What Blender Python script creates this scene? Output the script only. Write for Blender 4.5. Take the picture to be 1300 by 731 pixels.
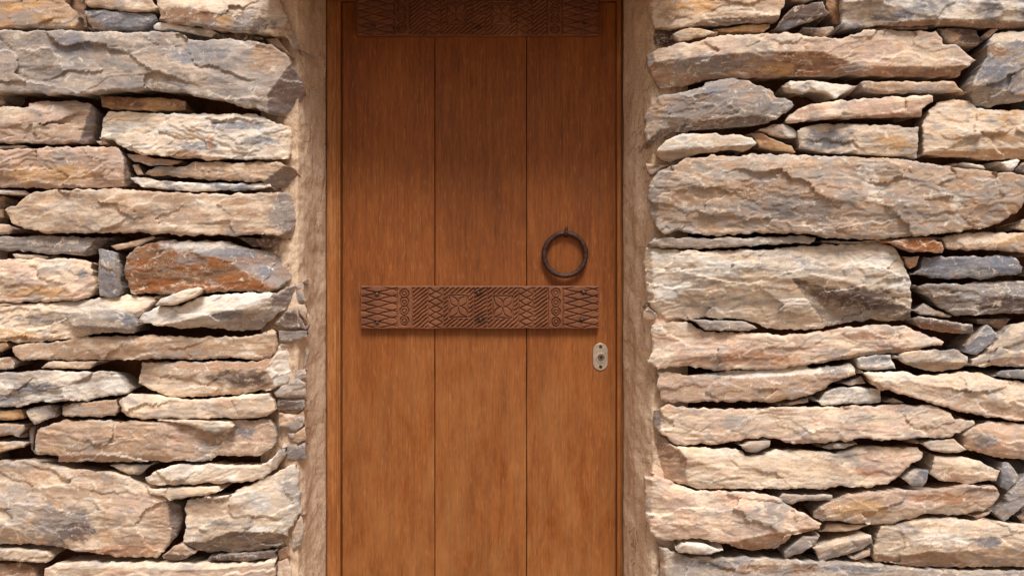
import bpy, bmesh, math, random
import numpy as np
from mathutils import Vector
from mathutils.geometry import delaunay_2d_cdt

for o in list(bpy.data.objects): bpy.data.objects.remove(o)
scn = bpy.context.scene
COL = scn.collection
# ---------------------------------------------------------------- camera
S = 0.0024            # metres per photo pixel on the wall face (y = 0)
LENS = 28.0
D = 1300 * S * LENS / 36.0
ZC = 1.20
cam_d = bpy.data.cameras.new("camera"); cam = bpy.data.objects.new("camera", cam_d)
COL.objects.link(cam); scn.camera = cam
cam_d.lens = LENS; cam_d.sensor_width = 36; cam_d.clip_start = 0.05; cam_d.clip_end = 500
cam.location = (0, -D, ZC); cam.rotation_euler = (math.radians(90), 0, 0)
# ---------------------------------------------------------------- world and sun (bright hazy sky, warm)
SUN_EL, SUN_AZ = 60.0, 12.0      # azimuth: degrees to the right of straight out from the wall
w = bpy.data.worlds.new("World"); scn.world = w; w.use_nodes = True
nt = w.node_tree; nt.nodes.clear()
out = nt.nodes.new('ShaderNodeOutputWorld'); bg = nt.nodes.new('ShaderNodeBackground')
sky = nt.nodes.new('ShaderNodeTexSky'); sky.sky_type = 'NISHITA'; sky.sun_disc = False
sky.sun_elevation = math.radians(SUN_EL); sky.sun_rotation = math.radians(180 - SUN_AZ)
sky.air_density = 1.0; sky.dust_density = 4.0
hs = nt.nodes.new('ShaderNodeHueSaturation'); hs.inputs['Saturation'].default_value = 0.12
mx = nt.nodes.new('ShaderNodeMix'); mx.data_type = 'RGBA'; mx.blend_type = 'MULTIPLY'
mx.inputs[0].default_value = 1.0; mx.inputs[7].default_value = (1.0, 0.94, 0.88, 1)
nt.links.new(sky.outputs[0], hs.inputs['Color']); nt.links.new(hs.outputs[0], mx.inputs[6])
nt.links.new(mx.outputs[2], bg.inputs[0]); bg.inputs[1].default_value = 0.062
nt.links.new(bg.outputs[0], out.inputs[0])
sl = bpy.data.lights.new("sun", 'SUN'); sl.energy = 2.9; sl.angle = math.radians(21); sl.color = (1.0, 0.955, 0.90)
so = bpy.data.objects.new("sun", sl); COL.objects.link(so)
_e, _a = math.radians(SUN_EL), math.radians(SUN_AZ)
sdir = Vector((math.sin(_a) * math.cos(_e), -math.cos(_a) * math.cos(_e), math.sin(_e)))
so.rotation_euler = sdir.to_track_quat('Z', 'Y').to_euler()
so.location = (1, -4, 6)
scn.view_settings.view_transform = 'Standard'; scn.view_settings.look = 'None'
scn.view_settings.gamma = 1.0; scn.view_settings.exposure = 0.42
scn.render.engine = 'CYCLES'
scn.render.resolution_x = 1024; scn.render.resolution_y = 575

# ---------------------------------------------------------------- helpers
def P(px, py, y):
    """point at photo pixel (px, py) lying y metres behind the wall face"""
    k = S * (D + y) / D
    return ((px - 650) * k, y, ZC - (py - 365.5) * k)
def lin(c):
    c = np.asarray(c, float) / 255.0
    return np.where(c <= 0.04045, c / 12.92, ((c + 0.055) / 1.055) ** 2.4)
def tag(o, label=None, cat=None, group=None, kind=None):
    if label: o['label'] = label
    if cat: o['category'] = cat
    if group: o['group'] = group
    if kind: o['kind'] = kind
    return o
def empty(name, loc, parent=None):
    o = bpy.data.objects.new(name, None); COL.objects.link(o); o.location = loc
    o.empty_display_size = 0.1
    if parent: o.parent = parent
    return o
WORLD_LOC = {}
def wloc(o):
    v = Vector(o.location)
    while o.parent: o = o.parent; v = v + Vector(o.location)
    return v
def link_mesh(name, me, parent=None, loc=None):
    """me holds world coordinates; origin is moved to loc"""
    o = bpy.data.objects.new(name, me); COL.objects.link(o)
    if loc is None:
        n = len(me.vertices); a = np.empty(n * 3, dtype=np.float32); me.vertices.foreach_get('co', a)
        a = a.reshape(-1, 3); loc = (a.min(0) + a.max(0)) / 2
    loc = Vector([float(v) for v in loc])
    n = len(me.vertices); a = np.empty(n * 3, dtype=np.float32); me.vertices.foreach_get('co', a)
    a = a.reshape(-1, 3) - np.array(loc, dtype=np.float32); me.vertices.foreach_set('co', a.ravel()); me.update()
    if parent:
        o.parent = parent; o.location = loc - wloc(parent)
    else: o.location = loc
    return o
def mesh_np(name, V, F, mat, smooth=True, colors=None):
    me = bpy.data.meshes.new(name); me.from_pydata([tuple(v) for v in V], [], F)
    if colors is not None:
        at = me.color_attributes.new('Col', 'FLOAT_COLOR', 'POINT')
        c = np.ones((len(V), 4), dtype=np.float32); c[:, :colors.shape[1]] = colors; at.data.foreach_set('color', c.ravel())
    me.materials.append(mat)
    if smooth is True: me.polygons.foreach_set('use_smooth', [True] * len(me.polygons))
    elif smooth is not False: me.polygons.foreach_set('use_smooth', smooth)
    me.update()
    return me
def bm_mesh(name, bm, mat, smooth=False):
    me = bpy.data.meshes.new(name); bm.normal_update(); bm.to_mesh(me); bm.free(); me.materials.append(mat)
    if smooth: me.polygons.foreach_set('use_smooth', [True] * len(me.polygons))
    return me
def box_bm(x0, x1, y0, y1, z0, z1, bev=0.0, seg=2):
    bm = bmesh.new(); bmesh.ops.create_cube(bm, size=1)
    for v in bm.verts:
        v.co = Vector(((x0 + x1) / 2 + v.co.x * (x1 - x0), (y0 + y1) / 2 + v.co.y * (y1 - y0), (z0 + z1) / 2 + v.co.z * (z1 - z0)))
    if bev: bmesh.ops.bevel(bm, geom=list(bm.edges), offset=bev, segments=seg, affect='EDGES', profile=0.5)
    return bm
# ---- vectorised gradient noise
def pnoise(x, y, seed=0):
    x = np.asarray(x, float); y = np.asarray(y, float)
    xi = np.floor(x).astype(np.int64); yi = np.floor(y).astype(np.int64); xf = x - xi; yf = y - yi
    u = xf * xf * xf * (xf * (xf * 6 - 15) + 10); v = yf * yf * yf * (yf * (yf * 6 - 15) + 10)
    def g(ix, iy, dx, dy):
        h = (ix * 374761393 + iy * 668265263 + seed * 974634777) & 0xffffffff
        h = ((h ^ (h >> 13)) * 1274126177) & 0xffffffff; h = h ^ (h >> 16)
        a = (h & 0xffff) / 65536.0 * 2 * np.pi
        return np.cos(a) * dx + np.sin(a) * dy
    a = g(xi, yi, xf, yf); b = g(xi + 1, yi, xf - 1, yf); c = g(xi, yi + 1, xf, yf - 1); d = g(xi + 1, yi + 1, xf - 1, yf - 1)
    return ((a + (b - a) * u) + ((c + (d - c) * u) - (a + (b - a) * u)) * v) * 1.41
def fbm(x, y, seed=0, octv=4, gain=0.5):
    r = 0; a = 1.0; f = 1.0; t = 0
    for k in range(octv):
        r = r + a * pnoise(x * f, y * f, seed + k * 17); t += a; a *= gain; f *= 2.03
    return r / t
def hashf(ix, iy, seed):
    h = (ix * 73856093 + iy * 19349663 + seed * 83492791) & 0xffffffff
    h = ((h ^ (h >> 15)) * 2246822519) & 0xffffffff; h = h ^ (h >> 13)
    return (h & 0xffff) / 65536.0
def vor(x, y, seed):
    """nearest Voronoi cell: returns cell hash ints and offset from its centre"""
    xi = np.floor(x).astype(np.int64); yi = np.floor(y).astype(np.int64)
    best = np.full(x.shape, 1e9); bx = np.zeros(x.shape); by = np.zeros(x.shape); bi = np.zeros(x.shape, np.int64); bj = np.zeros(x.shape, np.int64)
    for i in (-1, 0, 1):
        for j in (-1, 0, 1):
            cx = xi + i; cy = yi + j
            dx = x - (cx + hashf(cx, cy, seed)); dy = y - (cy + hashf(cx, cy, seed + 5))
            d = dx * dx + dy * dy; m = d < best
            best = np.where(m, d, best); bx = np.where(m, dx, bx); by = np.where(m, dy, by); bi = np.where(m, cx, bi); bj = np.where(m, cy, bj)
    return bi, bj, bx, by
def sstep(a, b, x):
    t = np.clip((x - a) / (b - a), 0, 1); return t * t * (3 - 2 * t)
# ---------------------------------------------------------------- materials
class NT:
    def __init__(s, name):
        s.m = bpy.data.materials.new(name); s.m.use_nodes = True; s.t = s.m.node_tree; s.t.nodes.clear()
        s.o = s.n('ShaderNodeOutputMaterial'); s.b = s.n('ShaderNodeBsdfPrincipled'); s.l(s.b.outputs[0], s.o.inputs[0])
        g = s.n('ShaderNodeNewGeometry'); s.pos = g.outputs['Position']
    def n(s, t): return s.t.nodes.new(t)
    def l(s, a, b): s.t.links.new(a, b)
    def mapv(s, sc, src=None, loc=(0, 0, 0)):
        m = s.n('ShaderNodeMapping'); m.inputs['Scale'].default_value = sc; m.inputs['Location'].default_value = loc
        s.l(src or s.pos, m.inputs[0]); return m.outputs[0]
    def noise(s, vec, scale, detail=6, rough=0.6, dist=0.0, typ=None):
        n = s.n('ShaderNodeTexNoise'); n.inputs['Scale'].default_value = scale; n.inputs['Detail'].default_value = detail
        n.inputs['Roughness'].default_value = rough; n.inputs['Distortion'].default_value = dist
        if typ: n.noise_type = typ
        s.l(vec, n.inputs['Vector']); return n.outputs[0]
    def ramp(s, fac, stops):
        r = s.n('ShaderNodeValToRGB'); e = r.color_ramp.elements
        while len(e) < len(stops): e.new(0.5)
        for el, (p, c) in zip(e, stops):
            el.position = p; el.color = (c, c, c, 1) if isinstance(c, (int, float)) else (c[0], c[1], c[2], 1)
        s.l(fac, r.inputs[0]); return r.outputs[0]
    def mix(s, fac, a, b, mode='MIX'):
        m = s.n('ShaderNodeMix'); m.data_type = 'RGBA'; m.blend_type = mode
        for v, i in ((fac, 0), (a, 6), (b, 7)):
            if hasattr(v, 'links') or hasattr(v, 'is_linked'): s.l(v, m.inputs[i])
            elif i == 0: m.inputs[0].default_value = v
            else: m.inputs[i].default_value = (v[0], v[1], v[2], 1)
        return m.outputs[2]
    def math(s, op, a, b):
        m = s.n('ShaderNodeMath'); m.operation = op
        for v, i in ((a, 0), (b, 1)):
            if hasattr(v, 'is_linked'): s.l(v, m.inputs[i])
            else: m.inputs[i].default_value = v
        return m.outputs[0]
    def bump(s, h, strength=0.5, dist=0.002, nrm=None):
        b = s.n('ShaderNodeBump'); b.inputs['Strength'].default_value = strength; b.inputs['Distance'].default_value = dist
        s.l(h, b.inputs['Height'])
        if nrm: s.l(nrm, b.inputs['Normal'])
        return b.outputs[0]
    def fin(s, col, rough=0.8, nrm=None, metal=0.0, spec=0.3):
        if hasattr(col, 'is_linked'): s.l(col, s.b.inputs['Base Color'])
        else: s.b.inputs['Base Color'].default_value = (col[0], col[1], col[2], 1)
        if hasattr(rough, 'is_linked'): s.l(rough, s.b.inputs['Roughness'])
        else: s.b.inputs['Roughness'].default_value = rough
        s.b.inputs['Metallic'].default_value = metal; s.b.inputs['Specular IOR Level'].default_value = spec
        if nrm: s.l(nrm, s.b.inputs['Normal'])
        return s.m
def mat_stone():
    s = NT('split_slate'); a = s.n('ShaderNodeAttribute'); a.attribute_name = 'Col'; c = a.outputs['Color']; ro = a.outputs['Alpha']
    n1 = s.noise(s.mapv((1, 1, 1.7)), 24, 9, 0.66, 0.9)
    c = s.mix(1.0, c, s.ramp(n1, [(0.28, 0.70), (0.5, 1.0), (0.72, 1.22)]), 'MULTIPLY')
    n2 = s.noise(s.mapv((1, 1, 1.2)), 260, 5, 0.7)
    c = s.mix(1.0, c, s.ramp(n2, [(0.3, 0.80), (0.5, 1.0), (0.7, 1.16)]), 'MULTIPLY')
    hue = s.noise(s.mapv((1, 1, 1.6), loc=(1, 2, 8)), 13, 6, 0.65, 0.7)      # warm and cool mineral drifts
    c = s.mix(1.0, c, s.ramp(hue, [(0.32, (0.93, 1.0, 1.10)), (0.5, (1, 1, 1)), (0.68, (1.06, 0.98, 0.90))]), 'MULTIPLY')
    st = s.noise(s.mapv((1, 1, 11), loc=(4, 4, 5)), 9, 7, 0.65, 0.5)            # bedding bands
    c = s.mix(1.0, c, s.ramp(st, [(0.34, (0.80, 0.79, 0.78)), (0.5, (1, 1, 1)), (0.66, (1.10, 1.08, 1.04))]), 'MULTIPLY')
    n6 = s.noise(s.mapv((1, 1, 2.2), loc=(6, 6, 6)), 9, 8, 0.66, 0.8)        # cool slate patches
    c = s.mix(s.ramp(n6, [(0.53, 0.0), (0.62, 0.68)]), c, lin((150, 144, 142)))
    n3 = s.noise(s.mapv((1, 1, 1.4), loc=(3, 1, 7)), 30, 10, 0.74, 0.6)      # pale mineral dust
    c = s.mix(s.ramp(n3, [(0.57, 0.0), (0.62, 0.6)]), c, lin((236, 222, 202)))
    n4 = s.noise(s.mapv((1, 1, 1.6), loc=(9, 4, 2)), 15, 7, 0.62, 0.8)       # iron staining
    c = s.mix(s.ramp(n4, [(0.61, 0.0), (0.74, 0.35)]), c, lin((184, 132, 88)))
    n5 = s.noise(s.mapv((1, 1, 2.0), loc=(5, 8, 1)), 62, 8, 0.72, 1.4)       # dark flecks
    c = s.mix(s.ramp(n5, [(0.65, 0.0), (0.70, 0.6)]), c, lin((86, 66, 56)))
    nv = s.noise(s.mapv((1, 1, 1.1), loc=(2, 6, 3)), 7, 9, 0.72, 0.2)        # thin pale veins, broken up
    vein = s.math('MULTIPLY', s.ramp(nv, [(0.494, 0.0), (0.5, 0.55), (0.506, 0.0)]), s.ramp(hue, [(0.45, 0.0), (0.55, 1.0)]))
    c = s.mix(vein, c, lin((240, 228, 212)))
    h = s.math('ADD', s.math('MULTIPLY', n1, 0.8), s.math('MULTIPLY', n2, 0.26))
    layer = s.noise(s.mapv((1, 1, 7)), 20, 8, 0.66, 0.8)
    h = s.math('ADD', h, s.math('MULTIPLY', layer, s.math('MULTIPLY', ro, 0.9)))
    return s.fin(c, 0.85, s.bump(h, 0.5, 0.0042), spec=0.22)
def mat_mortar(name, c0, c1, bump=0.006):
    s = NT(name); n = s.noise(s.pos, 9, 8, 0.65, 0.3)
    c = s.ramp(n, [(0.3, lin(c0)), (0.7, lin(c1))])
    n2 = s.noise(s.mapv((1, 1, 1)), 160, 6, 0.7)
    c = s.mix(1.0, c, s.ramp(n2, [(0.3, 0.66), (0.7, 1.28)]), 'MULTIPLY')
    n3 = s.noise(s.mapv((1.6, 1, .5), loc=(4, 1, 2)), 14, 7, 0.7, .5)
    c = s.mix(s.ramp(n3, [(0.55, 0.0), (0.68, 0.45)]), c, lin((150, 112, 82)))
    h = s.math('ADD', n, s.math('MULTIPLY', n2, 0.4))
    nv = s.noise(s.mapv((1, 1, .7), loc=(7, 3, 3)), 5, 4, 0.55, 1.0)
    crack = s.ramp(nv, [(0.494, 0.0), (0.5, 1.0), (0.506, 0.0)])
    c = s.mix(s.math('MULTIPLY', crack, 0.6), c, lin((84, 54, 36)))
    return s.fin(c, 0.92, s.bump(h, 0.7, bump), spec=0.15)
def mat_wood(name, dark, mid, light, gs=1.0, horiz=False, wear=0.17):
    s = NT(name)
    tc = s.n('ShaderNodeTexCoord'); oi = s.n('ShaderNodeObjectInfo')
    add = s.n('ShaderNodeVectorMath'); add.operation = 'ADD'; s.l(s.pos, add.inputs[0])
    cmb = s.n('ShaderNodeCombineXYZ'); s.l(s.math('MULTIPLY', oi.outputs['Random'], 7.0), cmb.inputs[0]); s.l(cmb.outputs[0], cmb.inputs[0]) if False else None
    s.l(cmb.outputs[0], add.inputs[1]); p = add.outputs[0]
    sc = (0.16, 1, 1) if horiz else (1, 1, 0.15)
    g1 = s.noise(s.mapv(sc, p), 38 * gs, 8, 0.62, 0.9)
    sc2 = (0.035, 1, 1) if horiz else (1, 1, 0.03)
    g2 = s.noise(s.mapv(sc2, p), 170 * gs, 6, 0.75)
    big = s.noise(s.mapv((1, 1, .45), p, (3, 3, 3)), 5, 6, 0.6, .4)
    f = s.math('ADD', s.math('MULTIPLY', s.math('ADD', g1, s.noise(s.mapv((sc[0] * 1.6, 1, sc[2] * (1 if horiz else 1.6)), p, (2, 2, 7)), 110 * gs, 7, 0.7)), 0.31), s.math('MULTIPLY', big, 0.38))
    c = s.ramp(f, [(0.30, lin(dark)), (0.5, lin(mid)), (0.70, lin(light))])
    c = s.mix(1.0, c, s.ramp(g2, [(0.3, 0.62), (0.5, 1.0), (0.72, 1.25)]), 'MULTIPLY')
    sc3 = (0.12, 1, 1) if horiz else (1, 1, 0.13)
    fl = s.noise(s.mapv(sc3, p, (1, 5, 2)), 190, 3, 0.5)         # short pale flecks / pores
    c = s.mix(s.ramp(fl, [(0.58, 0.0), (0.70, wear)]), c, lin((214, 150, 96)))
    blot = s.noise(s.mapv((1, 1, .5), p, (6, 2, 4)), 11, 7, 0.7, .6)
    c = s.mix(s.ramp(blot, [(0.58, 0.0), (0.74, 0.22)]), c, lin(dark))
    pore = s.noise(s.mapv((sc3[0] * .7, 1, sc3[2] * (1 if horiz else .7)), p, (8, 5, 2)), 150, 4, 0.6)
    c = s.mix(s.ramp(pore, [(0.58, 0.0), (0.69, 0.45)]), c, lin(dark))
    c = s.mix(1.0, c, s.ramp(oi.outputs['Random'], [(0.0, (.88, .88, .90)), (1.0, (1.10, 1.06, 1.02))]), 'MULTIPLY')
    if name == 'oiled_door_wood':      # bleached, scuffed lower part
        sx = s.n('ShaderNodeSeparateXYZ'); s.l(s.pos, sx.inputs[0]); wn = s.noise(s.mapv((1.4, 1, .5), p, (2, 9, 2)), 7, 8, .68, .5)
        up = s.ramp(s.math('MULTIPLY', sx.outputs[2], .5), [(0.30, 1.0), (0.62, 0.15)]); c = s.mix(s.math('MULTIPLY', up, s.ramp(wn, [(0.36, 0.0), (0.70, 0.5)])), c, lin((176, 126, 76)))
    if name == 'carved_wood':
        st = s.n('ShaderNodeAttribute'); st.attribute_name = 'Col'; c = s.mix(1.0, c, st.outputs['Color'], 'MULTIPLY')
    h = s.math('ADD', g1, s.math('MULTIPLY', g2, 0.6))
    return s.fin(c, s.ramp(big, [(0.3, 0.5), (0.7, 0.68)]), s.bump(h, 0.35, 0.0015), spec=0.3)
def mat_metal(name, c0, c1, rough, metal):
    s = NT(name); n = s.noise(s.pos, 120, 6, 0.65); c = s.ramp(n, [(0.35, lin(c0)), (0.65, lin(c1))])
    return s.fin(c, rough, s.bump(n, 0.4, 0.0008), metal=metal, spec=0.4)
M_STONE = mat_stone()
M_MORTAR = mat_mortar('lime_plaster', (202, 172, 144), (230, 206, 182), 0.005)
M_CORE = mat_mortar('earth_mortar', (78, 48, 34), (120, 80, 56), 0.01)
M_DOOR = mat_wood('oiled_door_wood', (94, 48, 17), (131, 72, 28), (157, 96, 46))
M_FRAME = mat_wood('frame_wood', (118, 66, 30), (158, 98, 50), (196, 144, 92))
M_CARVE = mat_wood('carved_wood', (84, 48, 30), (118, 74, 50), (152, 104, 75), 1.0, True, 0.15)
M_IRON = mat_metal('rusty_iron', (48, 32, 27), (86, 58, 49), 0.55, 0.45)
M_NAIL = mat_metal('dull_nail_iron', (62, 46, 42), (104, 80, 70), 0.5, 0.5)
M_BRASS = mat_metal('worn_brass', (172, 156, 138), (206, 190, 170), 0.45, 0.6)
M_CYL = mat_metal('tarnished_cylinder', (104, 90, 78), (140, 124, 108), 0.4, 0.6)
M_BLACK = mat_metal('dark_hole', (16, 10, 8), (24, 16, 12), 0.8, 0.0)
M_GROUND = mat_mortar('sandy_ground', (140, 118, 98), (168, 146, 124), 0.01)
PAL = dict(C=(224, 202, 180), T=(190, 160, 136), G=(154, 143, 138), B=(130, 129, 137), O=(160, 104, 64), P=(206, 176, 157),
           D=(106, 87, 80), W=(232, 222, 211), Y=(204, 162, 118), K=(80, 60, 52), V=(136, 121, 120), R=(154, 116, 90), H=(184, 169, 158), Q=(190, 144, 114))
PALL = {k: lin(v) for k, v in PAL.items()}
STEP = 1.45
def resample(pts, step):
    pts = np.array(pts, float); out = []; n = len(pts)
    for i in range(n):
        a, b = pts[i], pts[(i + 1) % n]; L = np.hypot(*(b - a)); k = max(1, int(round(L / step)))
        for j in range(k): out.append(a + (b - a) * j / k)
    return np.array(out)
def inside(px, py, poly):
    r = np.zeros(px.shape, bool); n = len(poly); j = n - 1
    for i in range(n):
        xi, yi = poly[i]; xj, yj = poly[j]
        if yi != yj:
            c = ((yi > py) != (yj > py)) & (px < (xj - xi) * (py - yi) / (yj - yi) + xi); r ^= c
        j = i
    return r
def edge_dist(px, py, poly):
    a = poly; b = np.roll(poly, -1, 0); best = np.full(px.shape, 1e9)
    for k in range(len(a)):
        ax, ay = a[k]; dx, dy = b[k] - a[k]; L = dx * dx + dy * dy + 1e-9
        t = np.clip(((px - ax) * dx + (py - ay) * dy) / L, 0, 1)
        best = np.minimum(best, np.hypot(px - ax - t * dx, py - ay - t * dy))
    return best
OUTS = 1.0
def stone_mesh(idx, c1, c2, off, pts, cuts=(), pats=(), rough=1.0, step=STEP, thick=62):
    rng = random.Random(idx * 7919 + 13); off = off * 1.4 if idx < 900 else off
    pts = np.array(pts, float)
    if idx < 900:          # slabs cut by the edge of the photograph run on by differing lengths
        ex = rng.uniform(0, 46); pts[:, 0] = np.where(pts[:, 0] <= -8, -8 - ex, np.where(pts[:, 0] >= 1310, 1310 + ex, pts[:, 0]))
    area = 0.5 * abs(np.dot(pts[:, 0], np.roll(pts[:, 1], -1)) - np.dot(pts[:, 1], np.roll(pts[:, 0], -1)))
    raw = resample(pts, step)
    # irregular outline
    nrm = np.roll(raw, -1, 0) - np.roll(raw, 1, 0); nrm = nrm / (np.hypot(nrm[:, 0], nrm[:, 1])[:, None] + 1e-9)
    nrm = np.stack([nrm[:, 1], -nrm[:, 0]], 1)
    am = min(1.5, 0.5 + 0.010 * math.sqrt(area))
    wob = fbm(raw[:, 0] / 9, raw[:, 1] / 9, idx, 3, .6) * am * 1.6
    nick = np.floor(fbm(raw[:, 0] / 17, raw[:, 1] / 11, idx + 41, 2) * 5) * .55 * min(1, math.sqrt(area) / 50)
    bd = raw + nrm * (wob + nick)[:, None] * OUTS
    # light corner softening
    bd = bd * 0.86 + 0.07 * (np.roll(bd, 1, 0) + np.roll(bd, -1, 0))
    sgn = float(np.sign(np.dot(bd[:, 0], np.roll(bd[:, 1], -1)) - np.dot(bd[:, 1], np.roll(bd[:, 0], -1))))
    shr = 0.75 if pts[:, 1].max() - pts[:, 1].min() > 9 else .35; o2 = np.roll(bd, -1, 0) - np.roll(bd, 1, 0); o2 = o2 / (np.hypot(o2[:, 0], o2[:, 1])[:, None] + 1e-9)
    bd = bd + np.stack([-o2[:, 1], o2[:, 0]], 1) * sgn * shr
    cen = bd.mean(0); H = pts[:, 1].max() - pts[:, 1].min(); Wd = pts[:, 0].max() - pts[:, 0].min()
    x0, y0 = bd.min(0) - step * 2; x1, y1 = bd.max(0) + step * 2
    gx = np.arange(x0, x1, step); gy = np.arange(y0, y1, step * 0.95)
    X, Y = np.meshgrid(gx, gy)
    # stone axis
    q = pts - pts.mean(0); cov = q.T @ q; ev, vec = np.linalg.eigh(cov); ax = vec[:, 1]; ang = math.atan2(ax[1], ax[0])
    if ang > math.pi / 2: ang -= math.pi
    if ang < -math.pi / 2: ang += math.pi
    if Wd < 1.6 * H: ang *= 0.4
    ang += rng.uniform(-.06, .06)
    ca, sa = math.cos(ang), math.sin(ang)
    ed = edge_dist(X, Y, bd)
    # chamfers are declared as planes along the stone's own axis
    K = []
    size = math.sqrt(area)
    for _ in range(rng.randint(5, 8)):
        th = rng.choice([-1, 1]) * math.pi / 2 + rng.uniform(-.55, .55) if rng.random() < .8 else rng.choice([0, math.pi]) + rng.uniform(-.4, .4)
        th += ang
        K.append((math.cos(th), math.sin(th), rng.uniform(.0, .34), rng.uniform(.03, .30)))
    K.append((math.cos(ang + math.pi / 2), math.sin(ang + math.pi / 2), rng.uniform(.36, .48), rng.uniform(.2, .9)))   # underside
    K.append((math.cos(ang - math.pi / 2), math.sin(ang - math.pi / 2), rng.uniform(.34, .48), rng.uniform(.1, .6)))   # top
    tP = rng.uniform(4.5, 8.5); tA = rng.uniform(.5, 1.25) * rough; cA = rng.uniform(.6, 1.3) * rough; bigf = rng.uniform(.55, 1.0) * min(1, size / 90); lA = rng.uniform(1.0, 2.1) * (.45 + .55 * rough) * min(1, .35 + size / 110); gtx, gty = rng.uniform(-.03, .03), rng.uniform(-.05, .05)
    def height(X, Y, ed):
        wx = fbm(X / 22, Y / 14, idx + 100, 4) * 3; wy = fbm(X / 26, Y / 12, idx + 200, 4) * 2.6
        xw, yw = X + wx - cen[0], Y + wy - cen[1]
        xr = xw * ca + yw * sa; yr = -xw * sa + yw * ca
        wf = fbm(X / 7, Y / 6, idx + 250, 3) * 3.2
        d = np.zeros(X.shape)
        for (nx, ny, fo, sl) in K:
            ext = abs(nx * ca + ny * sa) * Wd + abs(-nx * sa + ny * ca) * H
            d = np.maximum(d, sl * (xw * nx + yw * ny - fo * ext))
        d = np.minimum(d, 10)
        win = np.zeros(X.shape, int)
        for k, c in enumerate(cuts):
            ax_, ay_, bx_, by_, sl = c[:5]; L = math.hypot(bx_ - ax_, by_ - ay_)
            sd = ((bx_ - ax_) * (Y + wy * .5 - ay_) - (by_ - ay_) * (X + wx * .5 - ax_)) / L     # >0 on the right hand of the line as seen
            v = np.minimum(sl * sd, 46)
            if len(c) > 6: v = np.minimum(v, .45 * (X + wx - c[6]))
            win = np.where(v + wf * sl > d, k + 1, win); d = np.maximum(d, v)
        ms = .06 + .94 * sstep(-.04, .26, fbm(X / 70, Y / 26, idx + 480, 3))
        m1 = sstep(-.15, .3, fbm(X / 60, Y / 22, idx + 300, 3))
        m2 = sstep(-.1, .35, fbm(X / 50, Y / 25, idx + 400, 3))
        m3 = sstep(-.05, .3, fbm(X / 45, Y / 20, idx + 450, 3))
        qv = (yr + 9 * fbm(xr / 70, yr / 24, idx + 500, 4)) / tP; fr = qv - np.floor(qv)
        saw = np.where(fr < .8, fr / .8, (1 - fr) / .2)
        hv = hashf(np.floor(qv).astype(np.int64), np.zeros(X.shape, np.int64) + idx, 3)
        d = d + .45 * ms * tA * m1 * (saw - .5) * (0.5 + hv)
        # broken ledges: level lines of a warped field, sharp lip and smooth tread
        bi, bj, ox, oy = vor((xr + 12 * fbm(X / 30, Y / 20, idx + 38, 3)) / 72, (yr + 7 * fbm(X / 24, Y / 14, idx + 39, 3)) / 27, idx + 77)
        h1, h2, h3 = hashf(bi, bj, idx + 1), hashf(bi, bj, idx + 2), hashf(bi, bj, idx + 3)
        d = d + bigf * ((h1 - .5) * 15 * ox + (h2 - .5) * 9 * oy + (h3 - .5) * 2.2)
        q2 = (fbm((xr + 7 * fbm(X / 14, Y / 10, idx + 521, 3)) / 100, yr / 33, idx + 520, 4, .45)) * 5 + .5
        f2 = q2 - np.floor(q2); lip = sstep(.88, .99, f2)
        d = d + lA * .42 * (np.floor(q2) + lip - .5 * f2)
        q3 = (fbm(xr / 34 + 9, (yr + 2 * fbm(X / 7, Y / 7, idx + 531, 2)) / 9, idx + 530, 3, .5)) * 5; f3 = q3 - np.floor(q3)
        d = d + .42 * rough * m3 * ms * (np.floor(q3) + sstep(.7, .98, f3) - f3)
        bi, bj, ox, oy = vor((xr + 6 * fbm(X / 18, Y / 18, idx + 8, 2)) / 30, (yr + 4 * fbm(X / 16, Y / 12, idx + 9, 2)) / 13, idx)
        h1, h2, h3 = hashf(bi, bj, idx + 1), hashf(bi, bj, idx + 2), hashf(bi, bj, idx + 3)
        d = d + .30 * cA * m2 * ms * ((h1 - .5) * 2.6 * ox + (h2 - .45) * 3.4 * oy + (h3 - .5) * 1.3)
        bi, bj, ox, oy = vor(xr / 11 + wx * .1, yr / 5 + wy * .12, idx + 50)
        h1, h2, h3 = hashf(bi, bj, idx + 1), hashf(bi, bj, idx + 2), hashf(bi, bj, idx + 3)
        d = d + .24 * rough * ms * ((h1 - .5) * 1.6 * ox + (h2 - .5) * 2.2 * oy + (h3 - .5) * .7)
        d = d + fbm(xr / 60, yr / 28, idx + 600, 2, .4) * 1.0 + fbm(xr / 7, yr / 3.5, idx + 700, 3, .6) * .26 * rough * ms
        bw = .5 + 2.4 * sstep(-.3, .5, fbm(X / 16, Y / 16, idx + 800, 2))
        d = d + np.maximum(0, bw - ed) * (0.35 + .5 * sstep(-.2, .4, fbm(X / 20, Y / 20, idx + 810, 2))) + .8 * np.exp(-ed / .7)
        d = d + gtx * (X - cen[0]) * .5 + gty * (Y - cen[1])
        return d, win, xr, yr
    Dg, win, xr, yr = height(X, Y, ed)
    ins = inside(X, Y, bd) & (ed > step * 0.55)
    # curvature: fresh pale breaks along the convex edges
    lap = (np.roll(Dg, 1, 0) + np.roll(Dg, -1, 0) + np.roll(Dg, 1, 1) + np.roll(Dg, -1, 1) - 4 * Dg) / (step * step)
    bdD, bwin, bxr, byr = height(bd[:, 0], bd[:, 1], np.zeros(len(bd)))
    ix, iy = X[ins], Y[ins]
    VX = np.concatenate([bd[:, 0], ix]); VY = np.concatenate([bd[:, 1], iy]); VD = np.concatenate([bdD, Dg[ins]])
    VW = np.concatenate([bwin, win[ins]]); VL = np.concatenate([np.full(len(bd), .8), lap[ins]])
    VXR = np.concatenate([bxr, xr[ins]]); VYR = np.concatenate([byr, yr[ins]])
    nb = len(bd)
    res = delaunay_2d_cdt([Vector((float(a), float(b))) for a, b in zip(VX, VY)], [], [list(range(nb))], 1, 1e-5)
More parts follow.
